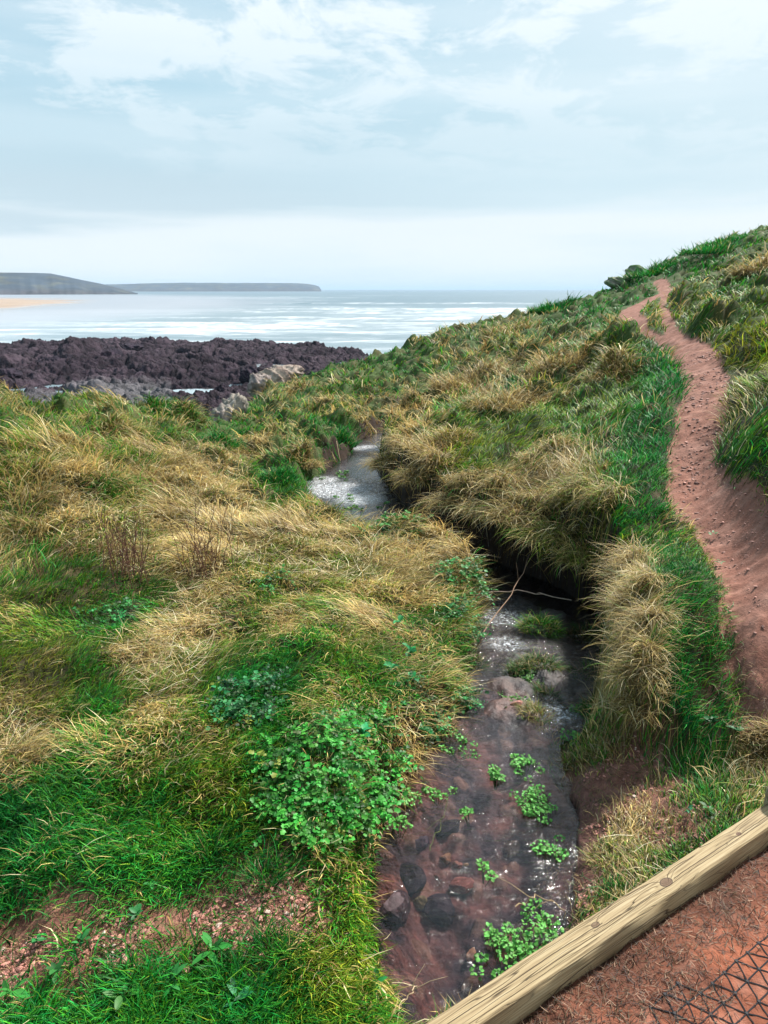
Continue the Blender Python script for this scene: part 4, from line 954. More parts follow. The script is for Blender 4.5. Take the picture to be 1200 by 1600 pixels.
for px, py, n, ln, wr, cc_, lab in [
 (330,1495,6,.11,.35,(.05,.30,.05),'tall upright dock leaf cluster below the red gravel'),
 (270,1545,7,.09,.3,(.05,.27,.06),'spreading plantain rosette left of the tall dock leaves'),
 (215,1440,7,.06,.55,(.03,.20,.05),'dark rosette left of the red gravel'),
 (130,1480,6,.05,.6,(.05,.26,.06),'small round leaved weed on bare soil near the left edge'),
 (60,1480,5,.05,.5,(.04,.24,.06),'small weed beside the red soil at the left edge'),
 (190,1570,7,.08,.45,(.08,.27,.05),'yellow green broad rosette at the bottom edge'),
 (20,1560,6,.09,.4,(.06,.28,.05),'long leaved weed in the bottom left corner'),
 (90,1530,6,.06,.45,(.05,.22,.05),'low weed above the bottom left corner'),
 (375,1575,7,.08,.35,(.03,.24,.08),'bluish green narrow leaved weed at the bottom edge'),
 (590,1545,5,.07,.5,(.03,.25,.06),'single weed beside the lower left edge of the pool'),
 (240,1395,6,.05,.5,(.04,.24,.05),'weed in the grass above the bare soil'),
 (625,985,5,.07,.8,(.04,.34,.10),'pale arrow shaped leaves in straw on the left bank'),
 (640,1030,6,.08,.7,(.02,.30,.09),'larger arrow leaved weed below the pale one'),
 (610,1060,6,.07,.7,(.02,.28,.08),'arrow leaved weed in dark grass above the emerald clump'),
 (645,1075,5,.07,.7,(.02,.28,.08),'arrow leaved weed nearest the narrow water'),
 (565,1165,6,.09,.5,(.03,.36,.12),'smooth pale leaf pair on top of the emerald clump'),
 (1075,1278,7,.04,.4,(.03,.24,.10),'bluish rosette in short grass behind the beam'),
 (1105,1272,6,.05,.5,(.05,.22,.05),'round leaved weed right of the bluish rosette'),
 (1110,1135,8,.05,.7,(.04,.20,.06),'dark round leaved weed on the ledge below the path'),
 (1150,1150,8,.05,.7,(.04,.20,.06),'round leaved weed at the foot of the path near the right edge'),
 (1125,885,7,.04,.6,(.14,.30,.12),'pale clover patch at the left side of the path'),
 (1115,840,7,.04,.6,(.14,.30,.12),'pale clover patch higher along the left side of the path')]:
    rosette('broad_leaved_weed', lab, px, py, n, ln, wr, cc_, lift=.05 if 950 < py < 1200 and px < 800 else .015)

# ------------------------------------------------------------------ dead stems
M_stem = vcol_mat('dead_stem', nscale=40, ncon=.3)
def dead_stems(label, px, py, n, spreadr, h, seed, colr=(.13,.06,.045)):
    r = np.random.default_rng(seed); p = cast(Z, [px], [py])[0]; lines = []; rad = []
    for k in range(n):
        b = p+np.array([r.normal()*spreadr, r.normal()*spreadr, 0]); b[2] = look(Z, b[:1], b[1:2])[0]-.01
        hh = h*(.5+.6*r.random()); ln = np.array([r.normal()*.16, r.normal()*.16, 1.0])
        pts = [b+ln*hh*t_+np.array([.03*r.normal()*t_, .03*r.normal()*t_, 0]) for t_ in (0, .35, .7, 1)]
        lines.append(pts); rad.append(.0032)
        for j in range(4):
            t_ = .35+.55*r.random(); q = b+ln*hh*t_; dv = np.array([r.normal()*.5, r.normal()*.5, .8]); l2 = hh*.28*r.random()
            lines.append([q, q+dv*l2*.5, q+dv*l2+np.array([0, 0, .01])]); rad.append(.0018)
    o = tubes('dead_plant', lines, rad, M_stem, colr, origin=p, taper=.6); o.location = p
    return tag(o, label, 'dead plant', 'dead stems in the dry grass')
dead_stems('tall dead stalks in the straw close to the left edge', 60,905,8,.025,.25,9,(.2,.11,.06))
dead_stems('dense cluster of reddish brown dead stems left in the flattened straw', 205,905,34,.10,.58,1)
dead_stems('sparser cluster of dark dead stems right of the dense one', 325,905,26,.10,.58,2,(.12,.06,.04))
dead_stems('low thin dead stalks left of the dense reddish cluster', 140,870,16,.12,.26,3,(.22,.11,.06))
dead_stems('lone thin stalk in straw, nearest right of the dark stem cluster', 372,882,1,.01,.32,4,(.2,.12,.06))
dead_stems('lone thin stalk in straw, farther right of the dark stem cluster', 417,872,1,.01,.34,8,(.2,.12,.06))
dead_stems('upright brown stalks on the green seaward shoulder', 575,640,10,.14,.75,5,(.22,.13,.06))
dead_stems('thin dead stalks on the mound of the right bank', 800,735,9,.04,.32,6,(.16,.09,.05))

# ------------------------------------------------------------------ stones
def rock_mesh(name, loc, size, seed, mt, colr, sub=3, rough=.35, rot=0, facet=1.4, col2=None):
    import bmesh
    bm = bmesh.new(); bmesh.ops.create_icosphere(bm, subdivisions=sub, radius=1.0)
    me = bpy.data.meshes.new(name); bm.to_mesh(me); bm.free()
    n = len(me.vertices); v = np.empty(n*3); me.vertices.foreach_get('co', v); v = v.reshape(-1, 3)
    r = np.random.default_rng(seed)
    for k in range(9):   # cut planes give flat faces
        d_ = r.normal(size=3); d_ /= np.linalg.norm(d_); off = .55+.3*r.random(); s_ = v@d_; v = v - np.where(s_ > off, (s_-off)*.8, 0)[:, None]*d_
    nn_ = fbm(v[:, 0]*facet+seed+v[:, 2]*1.3, v[:, 1]*facet-v[:, 2]*.9, seed, 4, .55)
    v = v*(1+rough*nn_)[:, None]*np.array(size)
    c, s = math.cos(rot), math.sin(rot); v = v@np.array([[c, s, 0], [-s, c, 0], [0, 0, 1]])
    me.vertices.foreach_set('co', v.ravel()); me.polygons.foreach_set('use_smooth', np.full(len(me.polygons), sub > 3))
    at = me.color_attributes.new('Col', 'FLOAT_COLOR', 'POINT'); cc = np.ones((n, 4)); base_ = np.array(colr)
    cc[:, :3] = base_*(1+.5*nn_[:, None]) if col2 is None else base_+(np.array(col2)-base_)*np.clip(.5+1.2*nn_, 0, 1)[:, None]
    at.data.foreach_set('color', cc.ravel()); me.update(); me.materials.append(mt)
    o = bpy.data.objects.new(name, me); COL.objects.link(o); o.location = loc; return o
M_stone = vcol_mat('stone', rough=.7, spec=.4, nscale=30, ncon=.35, bscale=50, bdist=.01)
M_crag = vcol_mat('crag', rough=.85, nscale=3, ncon=.4, bscale=5, bdist=.12, bump=1.0)
for k, (px, py, sz, cc_, lab) in enumerate([
 (645,1372,(.075,.085,.05),(.015,.014,.022),'round blue black stone under the water near the left bank'),
 (690,1405,(.085,.075,.05),(.02,.018,.026),'largest dark stone under the water, lower left of the pool'),
 (697,1332,(.028,.032,.03),(.34,.20,.10),'tan stone at the top of the submerged pile'),
 (716,1338,(.026,.028,.025),(.26,.13,.09),'pinkish stone in the middle of the submerged pile'),
 (732,1340,(.02,.026,.02),(.38,.27,.14),'pale yellow stone at the right of the submerged pile'),
 (722,1372,(.045,.055,.03),(.28,.11,.08),'flat red stone below the submerged pile'),
 (690,1352,(.03,.03,.02),(.20,.11,.08),'brown stone under the tan one'),
 (655,1398,(.035,.035,.03),(.16,.15,.07),'olive stone between the two dark stones'),
 (640,1388,(.028,.028,.025),(.26,.11,.08),'small red stone left of the olive one'),
 (738,1472,(.02,.035,.015),(.40,.24,.13),'pale chip on the silt near the beam'),
 (700,1290,(.08,.045,.04),(.02,.018,.025),'long dark stone lying across the middle of the pool'),
 (655,1310,(.06,.05,.04),(.05,.035,.05),'purple grey stone near the dark left bank'),
 (615,1440,(.06,.09,.05),(.06,.035,.04),'purple stone on the left side of the pool, below the blue black one'),
 (806,1128,(.04,.03,.03),(.35,.14,.11),'red stone in the water below the lowest islet')]):
    w_ = castw([px], [py])[0]; zb = look(Z, w_[:1], w_[1:2])[0]
    w_ = w_*1.04; o = rock_mesh('stone', (w_[0], w_[1], zb+sz[2]*.45), sz, 500+k, M_stone, cc_, rot=k, rough=.25); tag(o, lab, 'stone', 'stones in the stream')
for px, py, sz, lab in [(405,1438,(.018,.014,.01),'large pink chip in the middle of the gravel'),(455,1405,(.016,.012,.008),'pink chip at the right side of the gravel'),(508,1355,(.014,.012,.008),'lone pink chip on soil right of the gravel'),
                        (195,1500,(.014,.02,.012),'tan stone on the bare soil left of the gravel'),(290,1520,(.02,.018,.014),'brown clod beside the tall dock leaves')]:
    p = cast(Z, [px], [py])[0]; tag(rock_mesh('stone', p+np.array([0, 0, .004]), sz, int(px), M_stone, (.50,.25,.19), sub=2, rough=.2, rot=px), lab, 'stone', 'loose stones on the bare soil')
# pale crags at the head of the gully and rocks on the skyline
def at_d(px, py, d): a, s = azs(px, py); return np.array([d*math.sin(a), d*math.cos(a), CAMZ+d*float(s)])
for k, (px, py, d, sz, c1_, c2_, lab) in enumerate([
 (366,640,21,(.40,.4,.42),(.50,.45,.38),(.16,.14,.12),'pale cream crag in the notch of the left brow'),
 (350,652,20,(.35,.4,.35),(.50,.44,.38),(.15,.13,.12),'smaller pale boulder at the foot of the crag'),
 (425,592,29,(.8,.55,.42),(.50,.42,.34),(.18,.13,.11),'long pale rock lying beside the green seaward shoulder'),
 (445,580,31,(.7,.6,.28),(.46,.38,.32),(.2,.15,.13),'flat pinkish rock at the upper end of the long pale one'),
 (405,605,27,(.5,.5,.6),(.42,.36,.33),(.2,.16,.15),'grey rock at the lower end of the long pale one')]):
    tag(rock_mesh('crag', at_d(px, py, d), sz, 600+k, M_crag, c1_, sub=4, rough=.75, col2=c2_, facet=3.0), lab, 'rock', 'pale rocks at the gully mouth')
for k, (px, py, d, sz, lab) in enumerate([
 (998,428,33,(.55,.5,.35),'pointed grassy rock on the skyline beside the top of the path'),
 (1098,394,35,(.7,.5,.35),'dark rock further up the skyline'),
 (962,442,33,(.45,.5,.25),'low rock on the skyline left of the pointed one')]):
    tag(rock_mesh('crag', at_d(px, py, d), sz, 640+k, M_crag, (.26,.23,.19), sub=4, rough=.5, col2=(.08,.20,.04)), lab, 'rock', 'rocks on the skyline')
for k, (px, py, sz, lab) in enumerate([
 (146,558,(4.2,3.5,2.0),'largest dark ribbed boulder on the shore rocks'),
 (112,566,(4.2,3.0,1.5),'long dark boulder left of the largest one'),
 (95,556,(2.4,2.2,1.2),'small boulder behind the long one'),
 (14,566,(2.6,2.6,1.5),'dark boulder at the left edge of the shore rocks'),
 (10,578,(1.8,2.0,1.4),'round boulder just below the one at the left edge'),
 (205,540,(2.4,2.2,.9),'boulder right of the largest one, near the water'),
 (390,590,(1.6,1.5,1.4),'boulder by the right hand tide pool'),
 (345,620,(.9,.9,1.3),'black upright rock between tide pool and pale crag')]):
    d = TA/(py-452); p = at_d(px, py, d); p[2] = SEA+.6+sz[2]*.25
    tag(rock_mesh('boulder', p, sz, 660+k, M_rock, (.055,.038,.055), sub=5, rough=.55, col2=(.02,.015,.024), facet=2.0), lab, 'boulder', 'boulders standing out of the shore rocks')
# red gravel
def scatter_mask(M, n, dmax, seed, thr=.5):
    r = np.random.default_rng(seed); a = r.uniform(R(-36), R(36), n); d = r.uniform(1.15, dmax, n); x = d*np.sin(a); y = d*np.cos(a)
    k = look(M, x, y) > thr+.3*r.random(n); return x[k], y[k], r
GV = soil_blobs([(405,1425,62,1),(470,1405,45,1),(330,1440,35,.8),(185,1475,45,.7),(30,1500,40,.8),(430,1345,40,.6),(380,1500,35,.8),(1000,1220,30,.5)])
x, y, r = scatter_mask(np.maximum(GV, lowb*np.clip(.50+.8*fbm(GX*5, GY*5, 703, 3), 0, .8)), 70000, 3.6, 71, .45)
n = len(x); print('pebbles', n)
import bmesh as _bm
b_ = _bm.new(); _bm.ops.create_icosphere(b_, subdivisions=1, radius=1.0); pv = np.array([v.co[:] for v in b_.verts]); pf = np.array([[v.index for v in f.verts] for f in b_.faces]); b_.free()
sz = .0035+.0065*r.random(n)**2.5; ax = r.uniform(.6, 1.3, (n, 3)); ax[:, 2] *= .6; ph = r.random(n)*6.28
vv = pv[None]*(1+.25*r.standard_normal((n, len(pv), 1)))*ax[:, None]*sz[:, None, None]
vx = vv[..., 0]*np.cos(ph)[:, None]-vv[..., 1]*np.sin(ph)[:, None]; vy = vv[..., 0]*np.sin(ph)[:, None]+vv[..., 1]*np.cos(ph)[:, None]
co = np.stack([vx+x[:, None], vy+y[:, None], vv[..., 2]+(look(Z, x, y)+sz*.25)[:, None]], -1)
cc = (np.array([.40,.175,.135])*(.5+.9*r.random(n))[:, None]); cc[r.random(n) < .08] = (.55,.42,.34)
F_ = (np.arange(n)*len(pv))[:, None, None]+pf[None]
tag(mesh_np('gravel', co.reshape(-1, 3), tris=F_.reshape(-1, 3), mat=M_stone, col=np.repeat(cc, len(pv), 0), smooth=False), kind='stuff')

# ------------------------------------------------------------------ litter
def litter(name, M, n, dmax, seed, L=.03, cols=None, thr=.4, th=1.35, wid=.0022, lift=0.0, seg=2):
    x, y, r = scatter_mask(M, n, dmax, seed, thr); n = len(x)
    lf = lift*r.random(n); P = np.stack([x, y, look(Z, x, y)+.002+lf], -1); hd = r.random(n)*6.28; t0 = th+.25*r.standard_normal(n)
    if lift: wid = np.maximum(wid, .0009*np.hypot(x, y))
    c = np.array(cols)[r.integers(0, len(cols), n)]*(.5+.8*r.random(n))[:, None]
    o = blade_mesh(name, P, hd, L*(.4+1.1*r.random(n)), t0, t0+.3*r.standard_normal(n), wid*(.6+.8*r.random(n)), c, c*1.1, seg=seg, clr=.003+.5*lift)
    return tag(o, kind='stuff')
beamfar = np.exp(-np.maximum(BSD-BW, 0)/.30)*near_side
litter('grass_litter', np.clip(near_side*(.04+.95*beamfar+.5*fbm(GX*3, GY*3, 701, 3)), 0, 1), 80000, 3.6, 72, .026, [(.08,.04,.028),(.30,.19,.12),(.16,.07,.04),(.05,.025,.018),(.06,.045,.02)], thr=.3)
litter('grass_litter', np.clip(BARE+lowb*.75, 0, 1), 90000, 4.6, 73, .035, [(.12,.06,.03),(.42,.30,.14),(.25,.14,.07),(.05,.12,.03),(.10,.05,.04)], thr=.25)
litter('dead_thatch', np.clip((FS-.15)*1.3, 0, 1)*COVER*(DD < 13)*(SD > .03), 100000, 12, 76, .15, [(.74,.60,.34),(.50,.36,.17),(.30,.19,.10),(.62,.47,.22),(.85,.76,.52),(.18,.24,.03),(.10,.20,.02)], thr=.64, th=1.42, wid=.003, lift=.06, seg=3)
EDG = sstep(1.35, 1.0, PRTn)*sstep(.5, .85, PRTn)
xg, yg, r = scatter_mask(PATHM*(DD < 12)*(PRTn < 1.0), 90000, 11, 75, .5)
r_ = r; n = len(xg); dg = np.hypot(xg, yg); kk = r.random(n) < np.clip(dg/9, .15, 1); xg = xg[kk]; yg = yg[kk]; dg = dg[kk]; n = len(xg)
sz = (.003+.008*r.random(n)**3)*np.clip(dg/4, 1, 2); ax = r.uniform(.6, 1.3, (n, 3)); ax[:, 2] *= .4
kk2 = fbm(xg*1.6, yg*1.6, 77, 3) > .02+.15*r.standard_normal(n); xg, yg, dg, sz, ax = xg[kk2], yg[kk2], dg[kk2], sz[kk2], ax[kk2]; n = len(xg)
vv = pv[None]*(1+.3*r.standard_normal((n, len(pv), 1)))*ax[:, None]*sz[:, None, None]
co = np.stack([vv[..., 0]+xg[:, None], vv[..., 1]+yg[:, None], vv[..., 2]+(look(Z, xg, yg)+sz*.15)[:, None]], -1)
cc = np.array([.27,.125,.095])*(.5+1.0*r.random(n))[:, None]
tag(mesh_np('path_grit', co.reshape(-1, 3), tris=((np.arange(n)*len(pv))[:, None, None]+pf[None]).reshape(-1, 3), mat=M_stone, col=np.repeat(cc, len(pv), 0), smooth=False), kind='stuff')
litter('grass_litter', np.clip(EDG*(DD < 9), 0, 1), 60000, 8.5, 74, .035, [(.20,.16,.05),(.35,.25,.12),(.05,.14,.03),(.25,.12,.08)], thr=.3, wid=.004)

# ------------------------------------------------------------------ twigs
M_wood_t = vcol_mat('twig', nscale=30, ncon=.3)
def twig(label, pts, rad, colr=(.30,.22,.17), extra=None):
    P = [];
    for px, py, dz in pts:
        w_ = castw([px], [py])[0]; P.append((w_[0], w_[1], zw(math.hypot(*w_))+dz))
    P = np.array(P); tt = np.linspace(0, len(P)-1, 14); Q = np.stack([np.interp(tt, np.arange(len(P)), P[:, k]) for k in range(3)], -1); Q[1:-1] += .006*rng.standard_normal((12, 3))
    lines = [Q]; rr = [rad]
    for k in (4, 8, 10):
        e = rng.normal(size=3)*.07; lines.append([Q[k], Q[k]+e*.5+[0, 0, .01], Q[k]+e]); rr.append(rad*.5)
    o = tubes('twig', lines, rr, M_wood_t, colr, origin=P[0], taper=.5, ns=5); o.location = P[0]; return tag(o, label, 'twig', 'dead twigs over the stream')
twig('long pale twig bridging the black channel', [(722,958,.14),(800,950,.16),(890,975,.2)], .006)
twig('thin twig crossing the long pale one at a slant', [(755,1000,.06),(800,960,.2),(830,905,.3)], .005, (.28,.18,.12))
twig('short twig leaning from the right bank beside the riffle', [(870,1068,.04),(900,1065,.08),(945,1055,.15)], .003)
twig('pale forked twig lying in the pool behind the lush cress', [(805,1420,.01),(840,1410,.04),(882,1440,.05)], .003, (.45,.32,.18))
twig('straight pale stalk at the bottom of the pool', [(612,1612,.06),(635,1580,.05),(652,1548,.02)], .003, (.5,.38,.24))
twig('thin stalk trailing down the left side of the pool', [(672,1330,.0),(690,1290,.01),(700,1250,.02)], .002, (.12,.14,.06))

# ------------------------------------------------------------------ wooden beam
mw, tw, ow = mat('weathered_wood')
c = N(tw, 'ShaderNodeTexCoord'); mp1 = N(tw, 'ShaderNodeMapping'); mp1.inputs['Scale'].default_value = (2.2, 90, 90); LK(tw, c.outputs['Object'], mp1.inputs[0])
# knots pull the grain around them
sx = N(tw, 'ShaderNodeSeparateXYZ'); LK(tw, c.outputs['Object'], sx.inputs[0])
knots = []
KN = []
def wood_knot(kx, ky, r0):
    dx = MATH(tw, 'MULTIPLY', MATH(tw, 'SUBTRACT', sx.outputs[0], kx), .62/r0); dy = MATH(tw, 'DIVIDE', MATH(tw, 'SUBTRACT', sx.outputs[1], ky), r0)
    return MATH(tw, 'SQRT', MATH(tw, 'ADD', MATH(tw, 'MULTIPLY', dx, dx), MATH(tw, 'MULTIPLY', dy, dy)))
def local(px, py):
    q = castz(px, py, 0.0); return float((q-b1)@bdir), float((q-b1)@bn - BW/2)
k1 = local(1040,1378); k2 = local(938,1452); k3 = local(1155,1303)
d1 = wood_knot(k1[0], k1[1], .014); d2 = wood_knot(k2[0], k2[1], .009); d3 = wood_knot(k3[0], k3[1], .008)
warp = MATH(tw, 'ADD', MATH(tw, 'ADD', MATH(tw, 'EXPONENT', MATH(tw, 'MULTIPLY', d1, -.8)), MATH(tw, 'MULTIPLY', MATH(tw, 'EXPONENT', MATH(tw, 'MULTIPLY', d2, -.8)), .6)), MATH(tw, 'MULTIPLY', MATH(tw, 'EXPONENT', MATH(tw, 'MULTIPLY', d3, -.8)), .6))
va = N(tw, 'ShaderNodeCombineXYZ'); LK(tw, warp, va.inputs[1]); LK(tw, warp, va.inputs[0])
vadd = N(tw, 'ShaderNodeVectorMath', operation='MULTIPLY_ADD'); LK(tw, va.outputs[0], vadd.inputs[0]); vadd.inputs[1].default_value = (1.2, 1.6, 0); LK(tw, mp1.outputs[0], vadd.inputs[2])
g1 = N(tw, 'ShaderNodeTexNoise', i_Scale=2.2, i_Detail=8, i_Roughness=.6, i_Distortion=.4); LK(tw, vadd.outputs[0], g1.inputs['Vector'])
g2 = N(tw, 'ShaderNodeTexNoise', i_Scale=5, i_Detail=4, i_Roughness=.5); LK(tw, c.outputs['Object'], g2.inputs['Vector'])
mp2 = N(tw, 'ShaderNodeMapping'); mp2.inputs['Scale'].default_value = (.55, 9, 3); LK(tw, c.outputs['Object'], mp2.inputs[0])
vadd2 = N(tw, 'ShaderNodeVectorMath', operation='MULTIPLY_ADD'); LK(tw, va.outputs[0], vadd2.inputs[0]); vadd2.inputs[1].default_value = (0, .35, 0); LK(tw, mp2.outputs[0], vadd2.inputs[2])
g3 = N(tw, 'ShaderNodeTexNoise', i_Scale=2.4, i_Detail=3, i_Roughness=.45); LK(tw, vadd2.outputs[0], g3.inputs['Vector'])
crack = RAMP(tw, g3.outputs[0], [(.494, 0), (.4985, 1), (.5015, 1), (.506, 0)])
crack2 = RAMP(tw, g3.outputs[0], [(.6075, 0), (.610, .6), (.611, .6), (.6135, 0)])
crack = MATH(tw, 'MAXIMUM', crack, crack2)
def long_crack(y0, amp, w_, a_, b_, slope=0.0):
    nx_ = N(tw, 'ShaderNodeTexNoise', noise_dimensions='1D', i_Scale=3.0, i_Detail=5, i_Roughness=.55); LK(tw, MATH(tw, 'ADD', sx.outputs[0], y0*50), nx_.inputs['W'])
    yc = MATH(tw, 'ADD', MATH(tw, 'MULTIPLY_ADD', nx_.outputs[0], amp, y0-amp*.5), MATH(tw, 'MULTIPLY', sx.outputs[0], slope))
    yc = MATH(tw, 'SUBTRACT', yc, MATH(tw, 'MULTIPLY', warp, .006))
    dd_ = MATH(tw, 'ABSOLUTE', MATH(tw, 'SUBTRACT', sx.outputs[1], yc))
    lim = MATH(tw, 'MULTIPLY', MATH(tw, 'GREATER_THAN', sx.outputs[0], a_), MATH(tw, 'LESS_THAN', sx.outputs[0], b_))
    return MATH(tw, 'MULTIPLY', RAMP(tw, MATH(tw, 'DIVIDE', dd_, w_), [(0, 1), (.6, .9), (1, 0)]), lim)
for q_ in ((.004, .016, .0012, -1, k2[0]+.02), (.012, .02, .0011, k2[0]-.02, k1[0], -.03), (-.012, .014, .0009, .2, 2), (-.022, .010, .0007, -1, .45), (.024, .012, .0006, .1, .7), (-.002, .018, .0013, k1[0]+.03, 3)):
    crack = MATH(tw, 'MAXIMUM', crack, long_crack(*q_))
wc = RAMP(tw, g1.outputs[0], [(.30, (.10,.065,.038)), (.43, (.25,.175,.095)), (.55, (.35,.26,.145)), (.75, (.47,.38,.245))])
wc = MIX(tw, MATH(tw, 'MULTIPLY', g2.outputs[0], .25), wc, (.19,.17,.075))
kn = MATH(tw, 'MAXIMUM', RAMP(tw, d1, [(0, 1), (.85, .9), (1.0, 0)]), MATH(tw, 'MAXIMUM', RAMP(tw, d2, [(0, .8), (.7, .8), (1, 0)]), RAMP(tw, d3, [(0, 1), (.7, 1), (1, 0)])))
ring = RAMP(tw, d1, [(.82, 0), (.92, 1), (1.0, 1), (1.1, 0)]); ring2 = RAMP(tw, d2, [(.7, 0), (.85, 1), (1.0, 0)])
wc = MIX(tw, MATH(tw, 'MULTIPLY', kn, MATH(tw, 'MULTIPLY_ADD', g1.outputs[0], .8, .5), clamp=True), wc, (.10,.055,.035)); wc = MIX(tw, MATH(tw, 'MAXIMUM', ring, ring2), wc, (.05,.03,.02)); wc = MIX(tw, MATH(tw, 'MULTIPLY', crack, .9), wc, (.035,.022,.014))
pw_ = N(tw, 'ShaderNodeBsdfPrincipled', i_Roughness=.75); pw_.inputs['Specular IOR Level'].default_value = .25; LK(tw, wc, pw_.inputs['Base Color'])
bh = MATH(tw, 'SUBTRACT', MATH(tw, 'MULTIPLY', g1.outputs[0], .5), MATH(tw, 'MULTIPLY', crack, 1.2)); bb = N(tw, 'ShaderNodeBump', i_Strength=.7, i_Distance=.004); LK(tw, bh, bb.inputs['Height']); LK(tw, bb.outputs[0], pw_.inputs['Normal'])
LK(tw, pw_.outputs[0], ow.inputs[0])
def beam_mesh(name, length, width, height, mt, nx=260, rr=.007, x0=0.0):
    prof = []
    hw, hh_ = width/2, height/2
    for cx2, cy2, a0 in ((hw-rr, hh_-rr, 0), (-hw+rr, hh_-rr, 90), (-hw+rr, -hh_+rr, 180), (hw-rr, -hh_+rr, 270)):
        for k in range(6): th = R(a0+k*18); prof.append((cx2+rr*math.cos(th), cy2+rr*math.sin(th)))
    m_ = len(prof); prof = np.array(prof); xs = np.linspace(x0, x0+length, nx); co = np.zeros((nx, m_, 3))
    for i, xv in enumerate(xs):
        s_ = 1+.012*math.sin(xv*5)
        e = .006 if i in (0, nx-1) else 0
        pr = prof*(1-e/hw)*s_
        nse = .0016*perlin(np.full(m_, xv*7), np.arange(m_)*.9, 801)+.0022*perlin(np.full(m_, xv*2.1), np.arange(m_)*.4, 803)
        nrm = pr/np.linalg.norm(pr, axis=1, keepdims=True)
        co[i, :, 0] = xv; co[i, :, 1:] = pr+nrm*nse[:, None]
    Q = [(i*m_+j, i*m_+(j+1) % m_, (i+1)*m_+(j+1) % m_, (i+1)*m_+j) for i in range(nx-1) for j in range(m_)]
    co = co.reshape(-1, 3); ends = [tuple(co[:m_].mean(0)), tuple(co[-m_:].mean(0))]; co = np.vstack([co, ends]); T = []
    for j in range(m_): T.append((nx*m_, (j+1) % m_, j)); T.append((nx*m_+1, (nx-1)*m_+j, (nx-1)*m_+(j+1) % m_))
    return mesh_np(name, co, quads=Q, tris=T, mat=mt)
BH = .10
beam = beam_mesh('wooden_beam', 2.6, BW, BH, mw, x0=-.75)
bc = (b1+bn*BW/2)
beam.location = (bc[0], bc[1], -BH/2)
beam.rotation_euler = (0, 0, math.atan2(bdir[1], bdir[0]))
tag(beam, 'weathered knotty wooden beam edging the soil crossing over the stream', 'beam')
pp_ = castz(1206, 1243, .03)
po = beam_mesh('post', .5, .085, .085, mw, nx=30, rr=.040); po.rotation_euler = (0, -math.pi/2, .4); po.location = (pp_[0]+.03, pp_[1], -.44)
tag(po, 'short round wooden post behind the beam at the right edge', 'post')

# ------------------------------------------------------------------ plastic ground mesh
mg, tg, og = mat('black_plastic'); pg = N(tg, 'ShaderNodeBsdfPrincipled', i_Roughness=.8); pg.inputs['Base Color'].default_value = (.016, .015, .018, 1); LK(tg, pg.outputs[0], og.inputs[0])
e1 = castz(990, 1250/3+1150-400/3*0, LEV) if False else None
gA = castz(1130, 1567, LEV); gB = castz(1152, 1547, LEV); gdir = (gB-gA); pitch = float(np.linalg.norm(gdir)); gdir /= pitch; pitch = .052
g60 = lambda v, a: np.array([v[0]*math.cos(a)-v[1]*math.sin(a), v[0]*math.sin(a)+v[1]*math.cos(a)])
ea = gdir*pitch; eb = g60(gdir, R(-60))*pitch
poly = [castz(p, q, LEV) for p, q in ((1010,1625),(1030,1575),(1070,1538),(1100,1525),(1160,1480),(1210,1440),(1300,1440),(1400,1700),(1000,1700))]
poly = np.array(poly); nodes = {}; lines = []
for i in range(-40, 41):
    for j in range(-40, 41):
        q = gA + ea*i + eb*j
        if math.hypot(*q) < .5: continue
        if poly_sd(np.array([q[0]]), np.array([q[1]]), poly)[0] < .01+.02*rng.random(): nodes[(i, j)] = q
gz_ = lambda q: float(look(Z, np.array([q[0]]), np.array([q[1]]))[0])
disc_co = []; disc_t = []
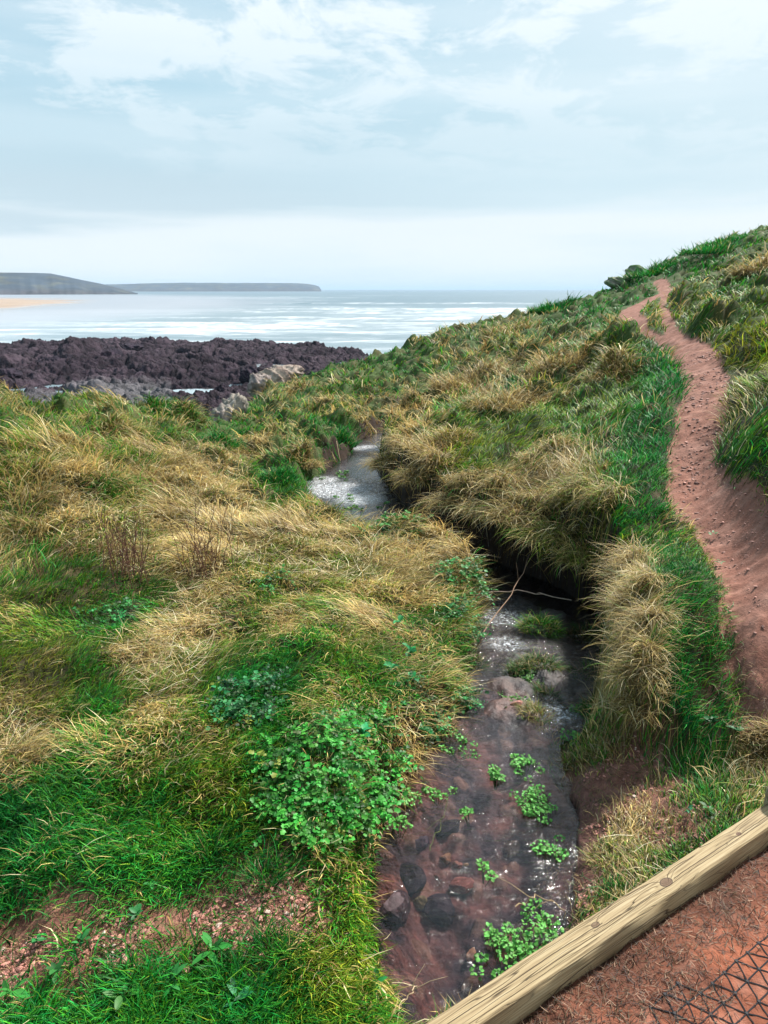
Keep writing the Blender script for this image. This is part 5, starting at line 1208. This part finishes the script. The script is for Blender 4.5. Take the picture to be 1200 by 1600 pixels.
for (i, j), q in nodes.items():
    h_ = gz_(q)+.001
    for di, dj in ((1, 0), (0, 1), (1, -1)):
        if (i+di, j+dj) in nodes and rng.random() > .04:
            q2 = nodes[(i+di, j+dj)]; pts = [(q[0]+(q2[0]-q[0])*s_, q[1]+(q2[1]-q[1])*s_, 0) for s_ in (0, .25, .5, .75, 1)]
            pts = [(a_, b__, gz_((a_, b__))+.0012) for a_, b__, _ in pts]; lines.append(pts)
    n0 = len(disc_co)
    for k in range(6):
        th = k*R(60)+.3; disc_co.append((q[0]+.0052*math.cos(th), q[1]+.0062*math.sin(th), h_))
    for k in range(6):
        th = k*R(60)+.3; disc_co.append((q[0]+.0036*math.cos(th), q[1]+.0036*math.sin(th), h_+.002))
    disc_co.append((q[0], q[1], h_+.0022))
    for k in range(6):
        a_, b__ = n0+k, n0+(k+1) % 6; disc_t += [(a_, b__, b__+6), (a_, b__+6, a_+6), (a_+6, b__+6, n0+12)]
orig = (poly[3][0], poly[3][1], LEV)
rb_ = tubes('ribs', lines, .0018, mg, (.016,.015,.018), origin=orig, taper=0, ns=4)
nv_ = len(rb_.data.vertices); rc_ = np.empty(nv_*3); rb_.data.vertices.foreach_get('co', rc_)
rq_ = np.empty(len(rb_.data.loops), int); rb_.data.loops.foreach_get('vertex_index', rq_); bpy.data.objects.remove(rb_)
ge = mesh_np('ground_mesh', np.vstack([rc_.reshape(-1, 3), np.array(disc_co)-np.array(orig)]), quads=rq_.reshape(-1, 4), tris=np.array(disc_t)+nv_, mat=mg, smooth=False)
ge.location = orig; tag(ge, 'black plastic triangular mesh pressed into the red soil in the bottom right corner', 'ground mesh')

# ------------------------------------------------------------------ haze
hz = bpy.data.meshes.new('haze'); X0, X1, Y0, Y1, Z0h, Z1h = -45000, 45000, -3000, 42000, -14, 75
hz.from_pydata([(x, y, z) for x in (X0, X1) for y in (Y0, Y1) for z in (Z0h, Z1h)], [], [(0,1,3,2),(4,6,7,5),(0,4,5,1),(2,3,7,6),(0,2,6,4),(1,5,7,3)])
mh, th_, oh = mat('haze'); vh = N(th_, 'ShaderNodeVolumePrincipled', i_Density=.00010); vh.inputs['Color'].default_value = (.62,.80,1.0,1); LK(th_, vh.outputs[0], oh.inputs['Volume'])
hz.materials.append(mh); ho = bpy.data.objects.new('haze', hz); COL.objects.link(ho); tag(ho, kind='stuff')
